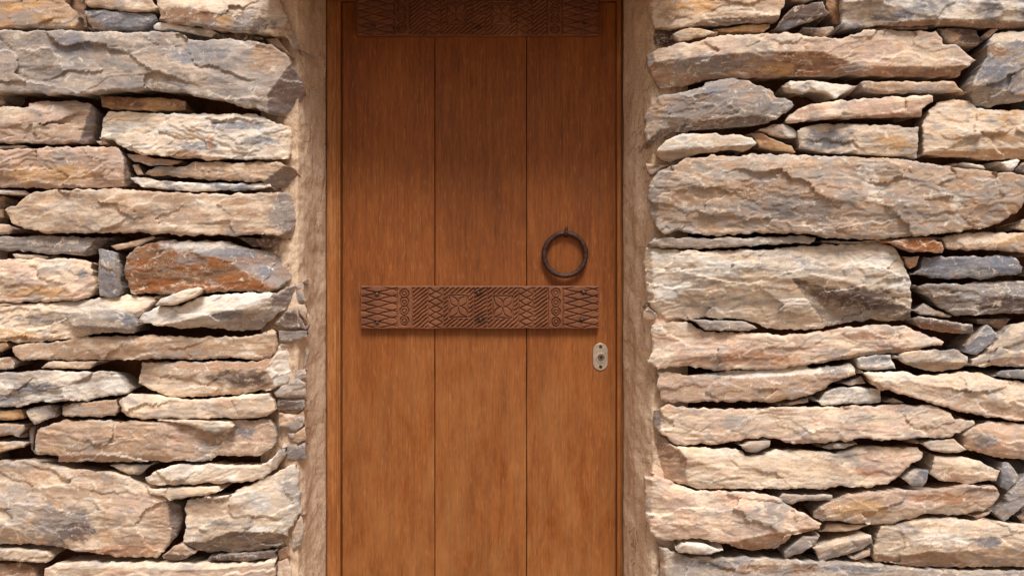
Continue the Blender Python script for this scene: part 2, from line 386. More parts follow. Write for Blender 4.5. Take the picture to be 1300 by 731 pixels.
    vv, _, ff, ov = res[0], res[1], res[2], res[3]
    # map back to the input
    src = [o[0] if o else -1 for o in ov]
    tris = [tuple(reversed(f)) for f in ff]
    okv = np.array(src)
    # colours
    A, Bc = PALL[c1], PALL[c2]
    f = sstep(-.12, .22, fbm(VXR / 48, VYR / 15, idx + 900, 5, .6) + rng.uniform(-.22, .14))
    col = A[None] * (1 - f[:, None]) + Bc[None] * f[:, None]
    for k, c in enumerate(cuts):
        if len(c) > 5 and c[5]:
            m = (VW == k + 1) * (0.62 + 0.25 * f); col = col * (1 - m[:, None]) + PALL[c[5]][None] * m[:, None]
    for (cx, cy, rx, ry, pc) in pats:
        if pc == 'O' and c1 != 'O': pc = 'Q'
        r = np.hypot((VX - cx) / rx, (VY - cy) / ry) + fbm(VX / 14, VY / 9, idx + 950, 4, .6) * .9
        m = 1 - sstep(.7, 1.12, r); m = m * (.6 if pc == 'W' else .88); col = col * (1 - m[:, None]) + PALL[pc][None] * m[:, None]
    e = sstep(.35, 1.2, VL) * .55 * (.35 + .65 * sstep(-.2, .2, fbm(VX / 20, VY / 12, idx + 980, 3)))
    col = col * (1 - e[:, None]) + PALL['W'][None] * e[:, None]
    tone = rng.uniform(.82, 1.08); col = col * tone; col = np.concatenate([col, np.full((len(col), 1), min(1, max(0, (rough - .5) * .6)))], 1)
    # world positions
    yd = (VD + off) * S
    kx = S * (D + yd) / D
    WX = (VX - 650) * kx; WZ = ZC - (VY - 365.5) * kx
    V = [(WX[s_], yd[s_], WZ[s_]) if s_ >= 0 else None for s_ in src]
    if any(v is None for v in V):
        for i, v in enumerate(V):
            if v is None: V[i] = P(vv[i][0], vv[i][1], float(off * S))
    CC = col[np.clip(okv, 0, None)]
    F = [tuple(f_) for f_ in tris]; sm = [True] * len(F)
    inv = {s_: i for i, s_ in enumerate(src) if s_ >= 0}
    ring = [inv.get(i) for i in range(nb)]
    V = list(V); base = len(V); Cl = [CC]
    # sides go straight back into the wall, drawn in a little with ragged relief
    xs = WX[:nb]; zs = WZ[:nb]; ys = yd[:nb]
    nx = np.roll(bd, -1, 0) - np.roll(bd, 1, 0); nx = nx / (np.hypot(nx[:, 0], nx[:, 1])[:, None] + 1e-9)
    inn = np.stack([-nx[:, 1], nx[:, 0]], 1) * sgn       # inward in pixel space
    lv = [(0, 0), (7, 1.2), (20, 3.2), (thick, 9.0)]
    lim = min(H, Wd) * .28
    if 340 < pts[:, 0].min() and pts[:, 0].max() < 400: lv = [(0, 0), (5, 1.2), (10, 3.0), (18, 5.0)]
    for (dz, sh) in lv:
        sh = min(sh, lim); jit = fbm(bd[:, 0] / 6, bd[:, 1] / 6 + dz, idx + 31, 3) * (0 if dz == 0 else 1.6)
        for i in range(nb):
            V.append((xs[i] + inn[i, 0] * (sh + jit[i]) * S, ys[i] + dz * S, zs[i] - inn[i, 1] * (sh + jit[i]) * S))
        Cl.append(col[:nb])
    for l in range(len(lv) - 1):
        a0 = base + l * nb; b0 = a0 + nb
        for i in range(nb):
            j = (i + 1) % nb
            F.append((a0 + i, a0 + j, b0 + j, b0 + i)); sm.append(False)
    return V, F, sm, np.concatenate(Cl)
STONES = []
def A(c1, c2, off, pts, cuts=(), pats=(), rough=1.0): STONES.append((c1, c2, off, pts, cuts, pats, rough))
# ---- every stone: two colours, set-back, outline (photo pixels), broken faces, mineral patches; some undersides and receding faces painted darker as shade
# left of the door
A('T','Y',2,[(-8,-12),(88,-12),(84,3),(98,14),(103,22),(95,37),(40,36),(-8,36)],[(95,38,99,10,1.4,'R')])
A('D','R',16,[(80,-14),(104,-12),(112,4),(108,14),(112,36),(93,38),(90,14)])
A('C','T',0,[(105,-12),(108,3),(115,9.5),(143,12),(164,15),(197,15.5),(201,10),(196,3),(190,-4),(186,-12)])
A('B','G',3,[(106,13),(123,12),(148,13),(174,16),(198,17.5),(200,26),(191,33),(180,39),(131,38.5),(117,38.5),(111,29)],[(114,10,134,38,.7,'T')])
A('W','C',4,[(192,31),(200,28),(212,27.5),(237,33),(268,36),(277,42),(268,48),(257,47),(237,42),(220,39),(200,39),(194,37)])
A('C','T',-4,[(196,-14),(345,-14),(356,0),(364,20),(374,45),(384,66),(372,62),(360,48),(331,44),(303,42),(276,41),(255,34),(231,32),(201,27),(203,20),(197,3)],[(345,18,255,13,.9,'C'),(262,14,200,-6,.6,'C'),(357,46,345,-8,1.1,'T')],[(300,30,50,16,'D'),(235,20,40,12,'R'),(285,30,14,10,'Y')])  # dark patch paints in the shaded underside below the pale ledge
A('D','T',8,[(279,43),(309,43),(335,48),(334,51),(310,52),(282,50)])
A('T','R',10,[(336,49),(352,48),(362,59),(372,74),(360,66),(343,56)])
A('G','H',-8,[(-8,38),(30,38.5),(66,38),(100,39),(140,40),(180,39.5),(220,40),(235,43),(239,49),(251,50),(272,51),(292,49),(323,51),(348,57),(360,66),(368,76),(384,102),(388,115),(385,127),(374,139),(364,148),(348,149),(323,138),(311,138),(286,130),(253,125),(233,118),(200,117),(174,114),(123,117),(103,121),(62,121),(33,118),(-8,120)],[(330,142,352,90,.8,'V'),(352,96,322,50,.45,'T')],[(340,75,26,24,'T'),(90,58,30,14,'B'),(255,70,35,16,'B')],.75)
A('T','C',14,[(-8,122),(5,123),(8,130),(5,135),(-8,135)])
A('Y','R',9,[(126,122),(140,122),(200,124),(222,125),(236,128),(236,141),(205,142),(170,141),(140,139.5),(129,137)],(),(),.5)
A('P','C',1,[(-8,135),(36,135),(37,131),(60,128),(100,128),(117,131),(122,140),(124,150),(123,165),(118,178),(112,182),(85,184),(57,183.5),(30,183),(-8,183)],[(100,184,112,132,.8,'B')])
A('W','C',9,[(-8,185),(20,185),(33,185),(30,188),(-8,189)])
A('P','T',0,[(-8,190),(40,188),(60,186),(100,185),(130,185),(149,186),(153,190),(159,200),(164,215),(168,230),(163,238),(150,239),(110,240),(70,240),(-8,238)],[(150,240,149,184,1.4,'D')],[(60,222,60,12,'Y')],1.3)
A('C','W',0,[(137,141),(160,142),(200,143),(260,144),(325,144),(340,150),(355,156),(370,162),(373,175),(371,195),(365,203),(345,204),(310,202),(262,204),(240,202),(200,199),(178,197),(165,193),(152,185),(141,178),(125,177),(128,165),(131,150)],[(352,204,338,148,.8,'C')],[(290,172,62,20,'W'),(300,160,40,6,'B'),(330,180,30,6,'B'),(250,186,26,7,'B'),(267,183,5,12,'O'),(235,197,30,6,'R')],1.6)
A('T','C',12,[(121,179),(134,178),(138,183),(128,185)])
A('P','T',9,[(159,195),(175,195),(200,201),(232,204),(228,209),(205,211),(190,211.5),(170,206)])
A('T','G',13,[(166,209),(176,208),(183,222),(174,223)])
A('T','C',3,[(183,221),(190,215),(202,211),(220,211),(232,210),(245,206),(268,205),(352,205),(366,209),(377,215),(383,227),(384,239),(378,244),(362,240),(343,238),(331,232),(282,230),(241,227),(200,225),(188,224)],[(330,234,358,205,.8,'V')],(),1.3)
A('B','W',5,[(165,226),(185,225),(200,228),(241,231),(315,232),(345,233),(346,238),(323,242),(282,243),(241,244),(200,240.5),(180,238),(170,233)],(),(),.5)
A('W','H',7,[(-8,240),(31,241.5),(38,245),(37,248.5),(12,247.5),(-8,246)])
A('C','T',-3,[(5,266),(20,259),(33,249),(49,242),(62,241),(82,240),(113,239),(143,239),(200,242),(245,245),(290,246),(330,244),(352,243),(368,245),(378,255),(383,270),(380,285),(373,295),(366,299),(343,299),(300,300),(240,300),(190,297),(150,296),(100,297),(65,297),(40,294),(28,289),(20,288),(12,278)],[(346,300,338,240,.75,'V')],[(360,270,16,28,'G')],.8)
A('D','T',16,[(-8,248),(7,249),(5,277),(-8,278)])
A('T','C',10,[(-8,283),(12,284),(18,291),(12,298),(-8,299)])
A('G','D',5,[(-8,300),(30,299),(90,299),(135,301),(142,303),(130,312),(122,322),(108,326),(85,324),(60,323),(40,320),(-8,318)],[(100,328,120,300,.8,'D')])
A('C','W',10,[(15,322),(43,322.5),(64,326),(61,328),(19,328)])
A('C','P',0,[(-8,328),(20,327),(80,327.5),(105,328),(118,332),(116,340),(119,348),(124,362),(122,370),(112,377),(100,381),(75,384),(50,383),(20,385),(-8,384)],[(82,386,116,334,.5,'P')],[(105,348,8,8,'B'),(40,370,50,8,'Y')])
A('G','B',4,[(125,315),(140,317),(152,321),(155,355),(156,368),(152,376),(142,379),(126,376),(124,341)],[(147,380,144,314,.9,'G')],(),.7)
A('T','C',5,[(139,312),(155,308),(180,303),(195,299.5),(200,302),(190,306),(180,312),(164,315),(148,318)])
A('O','R',1,[(159,325),(170,315),(189,308),(205,305),(240,304),(285,305),(300,309),(325,315),(340,316),(352,310),(368,305),(384,305),(385,320),(383,350),(370,358),(350,370),(340,371),(300,371),(250,373),(200,374),(165,373),(160,355),(157,340)],[(349,372,285,330,.7,'G'),(285,330,205,312,.55,'G'),(346,366,352,312,.9,'H')],[(250,314,50,7,'W'),(300,322,40,7,'B'),(335,345,12,8,'B')],.9)
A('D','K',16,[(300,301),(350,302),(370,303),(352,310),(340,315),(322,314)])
A('C','W',3,[(-8,388),(50,384),(95,381),(130,376),(165,374),(199,375),(198,382),(184,395),(176,404),(172,420),(130,424),(105,428),(70,434),(30,435),(-8,433)],[(172,396,60,396,.5,'C')],[(60,405,40,7,'G'),(20,425,28,8,'Y')],1.3)
A('H','G',-7,[(82,401),(98,395),(143,392),(160,394),(170,400),(176,413),(171,423),(143,424),(111,423),(96,417),(86,409)],[(95,412,172,417,1.0,'G'),(176,396,90,404,.4,'H')],[(162,404,12,10,'B')])
A('W','C',-12,[(196,386),(205,378),(231,368),(251,363.5),(258,366),(257,371),(245,379),(231,385),(218,388.5),(204,389),(197,390)])
A('W','H',-5,[(176,406),(184,396),(200,388),(230,387),(250,377),(272,373),(327,371),(352,370),(368,361),(378,359),(381,367),(372,382),(356,398),(343,409),(331,419),(305,420),(272,418),(257,416),(237,417),(200,415),(190,412),(181,411)],[(255,402,335,384,.8,'G'),(332,421,338,376,.9,'V'),(345,392,176,398,.35,'W')],[(290,400,22,6,'B')],.8)
A('D','K',10,[(350,405),(362,395),(375,393),(391,417),(388,419),(362,417),(348,411)])
A('D','G',11,[(353,419),(380,419),(391,420),(391,428),(374,435),(354,434)])
A('T','G',14,[(374,362),(386,356),(388,384),(376,384)])
A('T','C',0,[(14,440),(18,437),(52,434),(80,432),(100,427),(150,425),(200,425),(270,427),(315,427),(335,421),(345,417),(352,421),(353,440),(350,450),(342,455),(330,456),(200,457),(100,457),(30,458),(18,452),(16,445)],[(337,458,339,418,1.0,'C'),(340,431,18,438,.7,'T')],(),.6)
A('T','Y',8,[(-8,434),(9,434),(12,440),(3,447),(-8,449)])
A('T','D',10,[(-8,451),(14,453),(20,460),(18,468),(8,470),(-8,467)])
A('T','C',7,[(52,466),(62,458),(125,458),(115,468.5),(100,469.5),(53,468)])
A('W','H',-4,[(-8,474),(27,471),(57,469.5),(92,470.5),(141,470.5),(152,475),(158,485),(166,494),(164,499),(148,502),(131,504),(111,508),(88,510.5),(68,512.5),(53,509.5),(37,514.5),(16,518),(-8,519)],[(148,502,152,470,.7,'W')],[(45,492,28,8,'B'),(10,505,30,7,'B')])
A('T','C',2,[(175,487),(177,470),(181,459),(230,458),(330,458),(342,453),(352,437),(372,430),(388,432),(394,445),(388,465),(378,478),(362,490),(352,492),(345,496),(318,498),(290,502),(237,505),(215,503),(200,499),(190,494),(180,490)],[(344,498,336,452,.8,'W'),(340,468,180,472,.6,'R')],[(300,482,48,13,'D'),(240,492,60,12,'C')],1.2)  # brown upper cut paints in the shadow on the receding top
A('T','Y',6,[(-8,521),(27,519),(31,526),(31,531),(16,534),(-8,535)])
A('C','G',3,[(31,521),(45,515),(68,513),(76,514),(76,528),(62,533),(43,540),(37,532)],[(70,536,64,514,.9,'D')])
A('T','C',2,[(77.5,514.5),(96,511),(131,507),(148.5,505),(151,518),(147,528),(115,529.5),(82,529),(78,526)])
A('C','P',-2,[(151,510),(155,504),(165,500),(180,499),(205,502),(237,506),(272,504),(315,500),(340,498),(349,508),(351,520),(340,528),(331,531),(310,532),(262,532),(200,532),(175,532),(162,529),(153,522)],[(340,506,160,508,.9,'C'),(338,532,340,500,.8,'C'),(163,502,160,530,.8,'T')],(),.7)
A('T','P',0,[(48,545),(60,538),(82,531.5),(115,532),(143,534),(200,533),(290,533),(325,532),(345,530),(351,540),(352,562),(342,573),(325,579),(275,579),(268,585),(200,586.5),(120,586.5),(73,586),(73,580),(48,578),(42,572),(44,555)],[(334,582,334,530,.8,'H'),(334,548,60,540,.4,'T')],[(310,548,18,8,'B')],.9)
A('C','W',-5,[(200,533),(240,532),(290,534),(297,541),(290,549),(272,551),(255,546),(235,539)])
A('T','C',6,[(-8,538),(16,536),(32,538),(33,544),(25,557),(16,553),(-8,555)])
A('C','Y',6,[(-8,560),(20,559),(35,562),(31,568),(12,571),(-8,577)])
A('D','R',18,[(35,540),(47,540),(44,555),(42,572),(47,577),(39,570)])
A('C','G',4,[(139,590),(156,588),(192,589),(185,598),(176,603.5),(165,602),(150,597)])
A('C','T',2,[(-8,585),(15,583),(40,583),(75,590),(120,597),(145,598),(165,604),(183,615),(188,620),(200,625),(215,632),(232,642),(232,660),(225,680),(210,700),(200,708),(185,708),(150,707),(110,702),(80,697),(62,692),(35,690),(-8,692)],[(203,712,208,640,.9,'V'),(150,605,-8,598,.45,'C')],[(75,665,45,24,'G'),(95,675,25,12,'D'),(25,640,22,30,'H'),(160,699,45,8,'O'),(170,640,35,18,'P')],1.3)
A('C','H',3,[(-8,696),(25,695),(61,698),(67,709),(58,715),(31,713),(-8,711)])
A('T','R',12,[(-8,713),(30,714),(45,718),(50,745),(-8,745)])
A('C','P',-1,[(54,745),(57,722),(68,714),(110,711),(200,713),(300,714),(335,713),(347,705),(351,708),(349,745)],[(345,722,57,724,.7,'C')],(),.8)
A('T','C',8,[(352,712),(365,708),(370,720),(372,745),(350,745)])
A('C','W',-4,[(183,605),(205,594),(222,588),(285,588),(330,590),(345,580),(358,566),(363,570),(362,580),(352,595),(338,605),(320,613),(262,614),(200,617),(186,614)],[(334,612,342,584,.8,'H')],(),.7)
A('C','T',-2,[(185,618),(200,619),(241,617),(278,616),(281,624),(262,629),(237,632),(216,636),(206,630),(190,628)])
A('C','W',-1,[(236,634),(262,629),(292,627),(298,620),(315,615),(333,606),(352,598),(368,588),(378,587),(382,620),(382,650),(367,673),(368,680),(352,696),(327,699),(282,701),(249,699),(241,694),(231,688),(234,675),(235,643)],[(355,700,356,592,.85,'W'),(238,676,352,672,.85,'D')],[(270,645,35,12,'T')],1.1)
A('T','D',2,[(205,704),(220,692),(231,689),(249,702),(233,711),(220,712),(207,709)],[(208,702,250,704,.8,'D')])
A('D','G',5,[(262,710),(275,703),(344,698),(351,698),(350,708),(323,711),(307,713),(290,712)])
# right of the door
A('C','T',-3,[(824,-12),(822,18),(832,36),(855,37),(882,34),(915,32),(960,30),(985,29.5),(988,24),(996,5),(998,-12)],[(838,-12,840,40,1.0,'T'),(840,24,990,20,.55,'D')],[(885,8,26,10,'Y')])
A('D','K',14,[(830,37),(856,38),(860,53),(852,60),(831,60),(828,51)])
A('C','Y',0,[(853,42),(868,35.5),(890,35.5),(912,41),(896,47),(862,53.5),(856,50)])
A('Y','T',5,[(905,37),(944,32),(978,30),(979,35),(970,42),(960,41),(915,41)])
A('B','D',3,[(983,37),(990,26),(1000,14),(1013,6),(1046,1),(1048,11),(1055,17),(1032,27),(1018,32),(999,38)],(),(),.6)
A('T','D',10,[(998,-12),(1040,-12),(1036,0),(1020,5),(1005,1)])
A('T','D',8,[(1018,34),(1042,35),(1058,32.5),(1060,37),(1055,45),(1046,47),(1032,43),(1020,40)])
A('B','W',-4,[(1068,-12),(1068,10),(1066,33),(1080,36),(1110,33),(1150,33),(1185,33),(1215,33),(1240,36),(1265,37),(1285,37),(1310,36),(1310,-12)],[(1066,29,1150,26,1.0,'R'),(1150,27,1310,34,.6,'T')],[(1110,10,40,12,'H'),(1220,15,40,12,'W')],.6)
A('Y','R',9,[(1047,-12),(1067,-12),(1067,33),(1058,31),(1048,8)])
A('T','D',8,[(1102,36),(1130,34),(1160,33),(1178,34),(1178,38),(1102,38)])
A('C','P',-5,[(821,70),(837,61),(861,54),(886,52),(915,44),(948,43),(1000,41),(1022,44),(1052,48),(1069,49),(1082,43),(1098,38),(1150,38),(1188,39),(1195,47),(1198,55),(1215,57),(1231,71),(1241,76),(1231,84),(1215,98),(1186,99.5),(1161,98),(1120,98),(1080,97),(1060,98),(1010,98),(980,100),(930,100),(895,102),(870,110),(843,114),(832,107),(824,92),(821,80)],[(842,68,1006,66,.5,'R'),(842,60,834,112,.6,'G')],[(1025,82,42,18,'R'),(900,82,55,16,'G'),(990,88,20,9,'Y'),(1110,88,30,7,'O'),(1180,70,40,14,'C')],1.2)
A('D','T',7,[(1190,36),(1215,35),(1240,38),(1242,44),(1250,53),(1240,60),(1219,58),(1200,54)])
A('D','T',7,[(1243,48),(1256,38),(1266,35),(1268,38),(1255,50),(1250,52)])
A('H','B',-2,[(1254,49),(1263,42),(1276,40),(1310,38),(1310,128),(1275,132),(1256,137),(1237,136),(1233,134),(1233,122),(1235,102),(1243,86),(1253,72),(1252,58)],[(1310,54,1250,60,.7,'C'),(1236,108,1310,118,.5,'H'),(1252,60,1234,122,.5,'W')],[(1260,65,30,6,'R')],.8)
A('G','T',-2,[(818,150),(822,138),(832,124),(842,120),(865,116),(890,110),(893,104),(915,100),(942,100),(960,108),(976,111),(985,121),(1005,128),(1010,134),(998,145),(985,152),(975,158),(958,160),(935,163),(900,165),(870,168),(852,169),(838,178),(822,186),(818,178)],[(838,118,846,172,.5,'T'),(950,113,840,124,.5,'G'),(845,158,1000,142,.7,'D')],[(905,115,14,6,'B')],1.2)
A('W','C',2,[(991,109),(1003,101.5),(1048,102.5),(1063,106),(1090,109),(1081,115),(1061,125.5),(1042,117),(1018,120),(1005,119),(995,117)],[(1008,100,1013,122,.7,'T')])
A('T','G',1,[(1091,104),(1100,103),(1140,102.5),(1200,103),(1213,104),(1220,111),(1228,118),(1195,119),(1160,119),(1120,120.5),(1100,118),(1095,112)],(),(),.5)
A('P','C',-1,[(995,152),(1002,145),(1012,138),(1032,131),(1073,125.5),(1125,123),(1150,122),(1178,120),(1186,122),(1185,131),(1172,139),(1169,149),(1140,150),(1100,151),(1050,152),(1020,156),(1005,157),(997,156)],[(1080,148,1180,140,.5,'R')])
A('C','Y',1,[(1172,152),(1178,141),(1188,130),(1210,126),(1231,128),(1240,137),(1275,139),(1310,138),(1310,200),(1270,205),(1240,203),(1200,199),(1170,198),(1170,170)],[(1310,146,1172,150,.5,'Y'),(1178,148,1177,200,.8,'R'),(1177,188,1310,184,.7,'Y')],(),1.4)  # top cut coloured browner to stand for shade
A('C','H',2,[(1012,166),(1020,160),(1042,156),(1100,157),(1130,158.5),(1166,162),(1167,180),(1163,201),(1140,200),(1100,197.5),(1075,196),(1052,195),(1030,191),(1014,188),(1013,178)],(),[(1052,177,34,13,'B'),(1132,182,26,12,'Y')],.8)
A('C','W',-3,[(835,188),(845,178),(861,169),(894,168),(931,170),(956,174),(961,182),(952,191),(943,193),(923,192),(898,195),(878,198),(861,203),(849,207),(839,205),(835,199)],[(836,190,950,184,.9,'T')],(),.7)
A('Y','R',8,[(950,169),(968,168.5),(987,178),(1005,185),(1011,194),(987,193),(965,188),(957,176)])
A('T','W',7,[(962,165),(977,159),(993,157),(1007,162),(1018,172),(1017,176),(997,177),(978,173)],[(1000,178,990,158,.6,'W')])
A('H','T',-8,[(821,241),(827,226),(837,216),(859,207),(870,200),(892,200),(903,196),(935,198),(952,194),(1000,195),(1050,197),(1100,199),(1133,200),(1168,205),(1200,210),(1227,213.5),(1264,216),(1310,224),(1305,245),(1298,266),(1274,281),(1250,291),(1200,297),(1160,301),(1110,305),(1060,304),(1040,300),(1010,297),(960,297),(930,299),(905,300),(885,298),(862,294),(843,299),(835,292),(826,275),(823,255)],[(858,206,842,250,.7,'G'),(842,250,845,300,.9,'G'),(1210,294,1300,264,.7,'T')],[(1105,235,10,22,'W'),(1112,250,14,10,'W'),(1060,237,38,6,'P'),(900,250,40,12,'T'),(1000,265,80,14,'G'),(960,232,20,7,'R'),(1215,262,8,12,'W')],.9)
A('W','C',8,[(1213,208),(1223,205),(1250,210),(1252,215),(1227,213)])
A('W','H',7,[(1268,205),(1291,201),(1296,204),(1285,218),(1277,216)])
A('D','T',10,[(1287,216),(1297,206),(1310,204),(1310,226)])
A('T','G',7,[(1290,290),(1297,278),(1310,270),(1310,296),(1295,293)])
A('H','G',2,[(823,309),(831,302),(868,300),(902,302),(960,301),(1020,299),(1036,302),(1035,307),(1025,310),(1000,311),(950,313),(923,314.5),(886,316.5),(851,315.5),(830,314)])
A('G','T',7,[(1042,304),(1080,306),(1130,303),(1170,300),(1190,303),(1150,305),(1120,308),(1070,310),(1042,309)])
A('O','O',-1,[(1121,306),(1149,302),(1182,301),(1195,307),(1200,317),(1196,322),(1182,320.5),(1157,321.5),(1140,314)])
A('T','Y',1,[(1192,302),(1215,296),(1260,294),(1310,294),(1310,325),(1285,321),(1250,318),(1203,317),(1197,307)],[(1310,305,1205,312,.4,'C')])
A('B','B',0,[(1157,348),(1166,341),(1168,331),(1171,325),(1223,323.5),(1283,324),(1295,331),(1299,339),(1297,347),(1274,351),(1244,355),(1215,354),(1194,355),(1178,351),(1160,350)],[(1170,326,1164,352,.7,'D')],(),.5)
A('O','T',6,[(1147,325),(1167,325),(1164,338),(1155,342),(1150,335)])
A('C','W',3,[(818,311),(850,316),(900,318),(960,316),(1000,313),(1035,311),(1060,310),(1110,305),(1132,312),(1142,322),(1148,335),(1156,352),(1157,370),(1158,402),(1140,409),(1120,409),(1105,405),(1095,408),(1065,411),(1042,418),(1020,420),(1000,419),(975,418),(958,410),(943,406),(900,404),(850,407),(836,400),(822,384),(818,362),(817,335)],[(838,310,843,408,.9,'C'),(1158,338,840,334,.32,'C'),(842,378,960,398,.5,'T'),(1000,352,1160,372,.62,'D',1004),(843,350,940,352,.35,'C')],[(1095,378,56,13,'D'),(870,360,34,10,'W'),(1070,350,50,8,'W'),(1000,385,30,8,'W')],1.9)
A('T','D',9,[(816,396),(822,386),(836,401),(831,408),(816,405)])
A('G','H',-2,[(874,404),(915,406),(948,407),(963,417),(950,421),(915,420),(894,419)])
A('C','P',0,[(838,408),(874,408),(895,421),(950,422),(990,424),(1045,420),(1080,414),(1130,411),(1150,413),(1165,420),(1190,428),(1199,434),(1196,438),(1180,440),(1165,445),(1140,449),(1100,452),(1060,458),(1030,463),(1000,468),(960,471),(930,470),(905,470),(880,467),(850,466),(835,470),(822,460),(827,440),(826,413)],[(834,408,833,470,.9,'G'),(1080,450,1199,430,.7,'R')],[(930,446,78,20,'P'),(960,456,60,9,'O'),(1110,425,40,6,'R')],1.1)
A('T','P',2,[(834,472),(845,470),(870,475),(890,474),(915,470),(950,468),(995,466),(1000,465),(1010,460),(1018,460),(1032,466),(1060,462),(1082,460),(1086,468),(1087,476),(1065,483),(1052,490),(1032,501),(1012,506),(987,511.5),(950,511),(900,510.5),(845,512),(838,505),(834,490)],[(1040,474,845,486,.8,'W')],[(1060,470,20,7,'G')],.7)
A('B','W',0,[(1087,454),(1110,450),(1131,449),(1138,468.5),(1102,471),(1090,468)])
A('G','T',8,[(1067,486),(1094,476),(1100,487),(1077,490)])
A('W','G',3,[(1037,510),(1048,497),(1065,489),(1085,490),(1118,494),(1119,511.5),(1081,512.5),(1042,515)],(),(),1.3)
A('T','C',9,[(1121,510),(1133,504),(1148,511),(1135,512.5)])
A('T','G',8,[(987,514),(1026,504),(1027,511),(1000,515)])
A('C','G',0,[(1137,453),(1150,446),(1180,443),(1215,443),(1229,452),(1229,464),(1215,469),(1188,472),(1161,467),(1147,462)],[(1142,460,1229,458,.6,'T')])
A('G','D',3,[(1158,404),(1166,400.5),(1198,405.5),(1235,411),(1238,421),(1233,425.5),(1215,423),(1182,421),(1168,417)],[(1160,408,1236,418,.7,'R')])
A('T','G',9,[(1159,394),(1172,384),(1188,392),(1209,400.5),(1205,403.5),(1168,400)])
A('G','D',1,[(1162,362),(1185,359),(1220,359),(1260,357),(1310,355),(1310,398),(1250,400),(1212,401),(1190,390),(1180,378),(1170,374),(1165,368)],(),[(1280,385,40,12,'D')],2.0)
A('B','B',3,[(1222,447),(1228,430),(1253,411),(1269,424),(1264,432),(1240,451),(1232,450)],[(1255,410,1224,446,.9,'T')])
A('C','H',0,[(1231,465),(1232,456),(1252,446),(1270,424),(1284,411),(1310,405),(1310,468),(1270,465),(1245,466)],[(1233,460,1310,448,.6,'P')])
A('R','D',15,[(1238,404),(1285,404),(1270,420),(1255,412),(1240,412)])
A('G','B',2,[(1262,478),(1270,469),(1310,466),(1310,483),(1285,481)])
A('C','P',-2,[(1094,472),(1110,470),(1140,471),(1165,474),(1190,475),(1225,470),(1240,472),(1262,479),(1300,483),(1310,484),(1310,537),(1270,532),(1250,529),(1215,522),(1192,516),(1170,508),(1133,498),(1115,494),(1108,489),(1100,478)],[(1310,488,1200,484,.5,'W'),(1200,492,1110,474,.4,'C')],(),.9)
A('C','P',-3,[(836,520),(845,513),(880,517),(920,518),(960,517),(1000,515),(1050,515),(1100,514),(1150,513),(1180,513),(1195,518),(1208,525),(1212,531),(1235,532),(1240,537),(1230,545),(1212,551),(1205,556),(1180,557),(1150,558),(1120,559),(1095,557),(1080,560),(1050,562),(1010,564),(1000,562),(975,556),(950,557),(930,562),(900,564),(860,565),(850,560),(838,550),(829,540),(830,520)],[(850,514,850,562,.9,'G'),(1200,524,850,526,.4,'C')],[(935,535,25,10,'H')],1.2)
A('H','G',-3,[(939,565),(956,559),(979,558.5),(977,567),(960,575),(946,574)])
A('H','G',0,[(1041,567),(1058,561),(1089,563),(1073,569),(1052,571)])
A('T','C',2,[(1162,561),(1190,558),(1211,556),(1221,565),(1229,571),(1215,575.5),(1198,575.5),(1182,572)])
A('P','T',1,[(1222,553),(1230,545),(1242,538),(1256,532),(1310,541),(1310,585),(1270,582),(1231,573),(1224,565)],[(1310,552,1240,546,.6,'T'),(1224,566,1310,572,.6,'P')],[(1250,560,16,10,'G')],1.1)
A('C','T',0,[(822,562),(828,550),(845,556),(860,567),(900,568),(935,568),(947,577),(965,577),(985,569),(1020,570),(1060,574),(1085,567),(1120,566),(1165,567),(1173,574),(1170,580),(1150,596),(1140,606),(1125,615),(1108,619),(1080,618),(1050,620),(1000,621),(950,621),(885,621),(870,616),(850,611),(835,604),(830,592),(823,575)],[(866,560,886,625,.75,'R'),(1165,580,880,582,.4,'C')],[(1125,590,42,20,'P'),(1100,597,20,8,'O'),(1075,580,20,6,'H')],1.6)
A('B','G',2,[(1146,608),(1155,599),(1168,594),(1179,596),(1177,612),(1171,618),(1157,617)],[(1168,592,1157,618,.6,'C')])
A('T','C',2,[(1181,601),(1183,585),(1186,576),(1215,578),(1238,582),(1256,590),(1270,596),(1266,611),(1244,612),(1227,615),(1190,610)],[(1262,594,1186,588,.5,'C')],(),1.1)
A('B','B',2,[(1271,586),(1281,586),(1295,603),(1289,614),(1279,623),(1269,618),(1268,600)],[(1283,622,1280,586,.6,'G')])
A('G','H',1,[(1262,652),(1270,641),(1281,624),(1291,612),(1300,602),(1312,600),(1312,635),(1290,650),(1275,663),(1268,659)],[(1300,600,1266,652,.6,'C')])
A('T','D',6,[(1290,655),(1300,645),(1312,640),(1312,665),(1297,662)])
A('P','T',-3,[(1031,657),(1032,650),(1043,642),(1055,635),(1077,628),(1098,624),(1150,622),(1200,619),(1230,615.5),(1262,615),(1271,626),(1264,640),(1248,648),(1215,654),(1178,652),(1161,657),(1133,665),(1080,665),(1055,662),(1040,660)],[(1042,640,1060,664,.8,'H'),(1160,642,1260,638,.35,'C')],[(1090,645,38,12,'Y'),(1200,632,40,7,'O')],.9)
A('P','C',3,[(1232,654),(1260,647),(1256,653),(1240,658.5)])
A('C','P',-3,[(819,608),(831,600),(838,605),(876,620),(900,623),(960,623),(985,630),(1000,640),(1020,650),(1044,664),(1040,670),(1028,676),(1005,680),(998,690),(985,696),(960,698),(940,696),(915,690),(882,684),(851,687),(832,684),(824,675),(818,655)],[(837,602,836,690,.95,'C'),(940,684,1040,664,.7,'R'),(836,672,940,690,.6,'T'),(1040,652,880,618,.4,'T')],[(965,660,36,14,'H'),(985,645,22,10,'G')],1.4)
A('G','H',0,[(985,635),(993,625),(1016,627),(1058,627),(1058,635),(1020,636),(1005,640.5),(993,638)])
A('T','C',5,[(1040,675),(1048,665),(1073,664),(1105,666),(1081,674.5),(1060,675)])
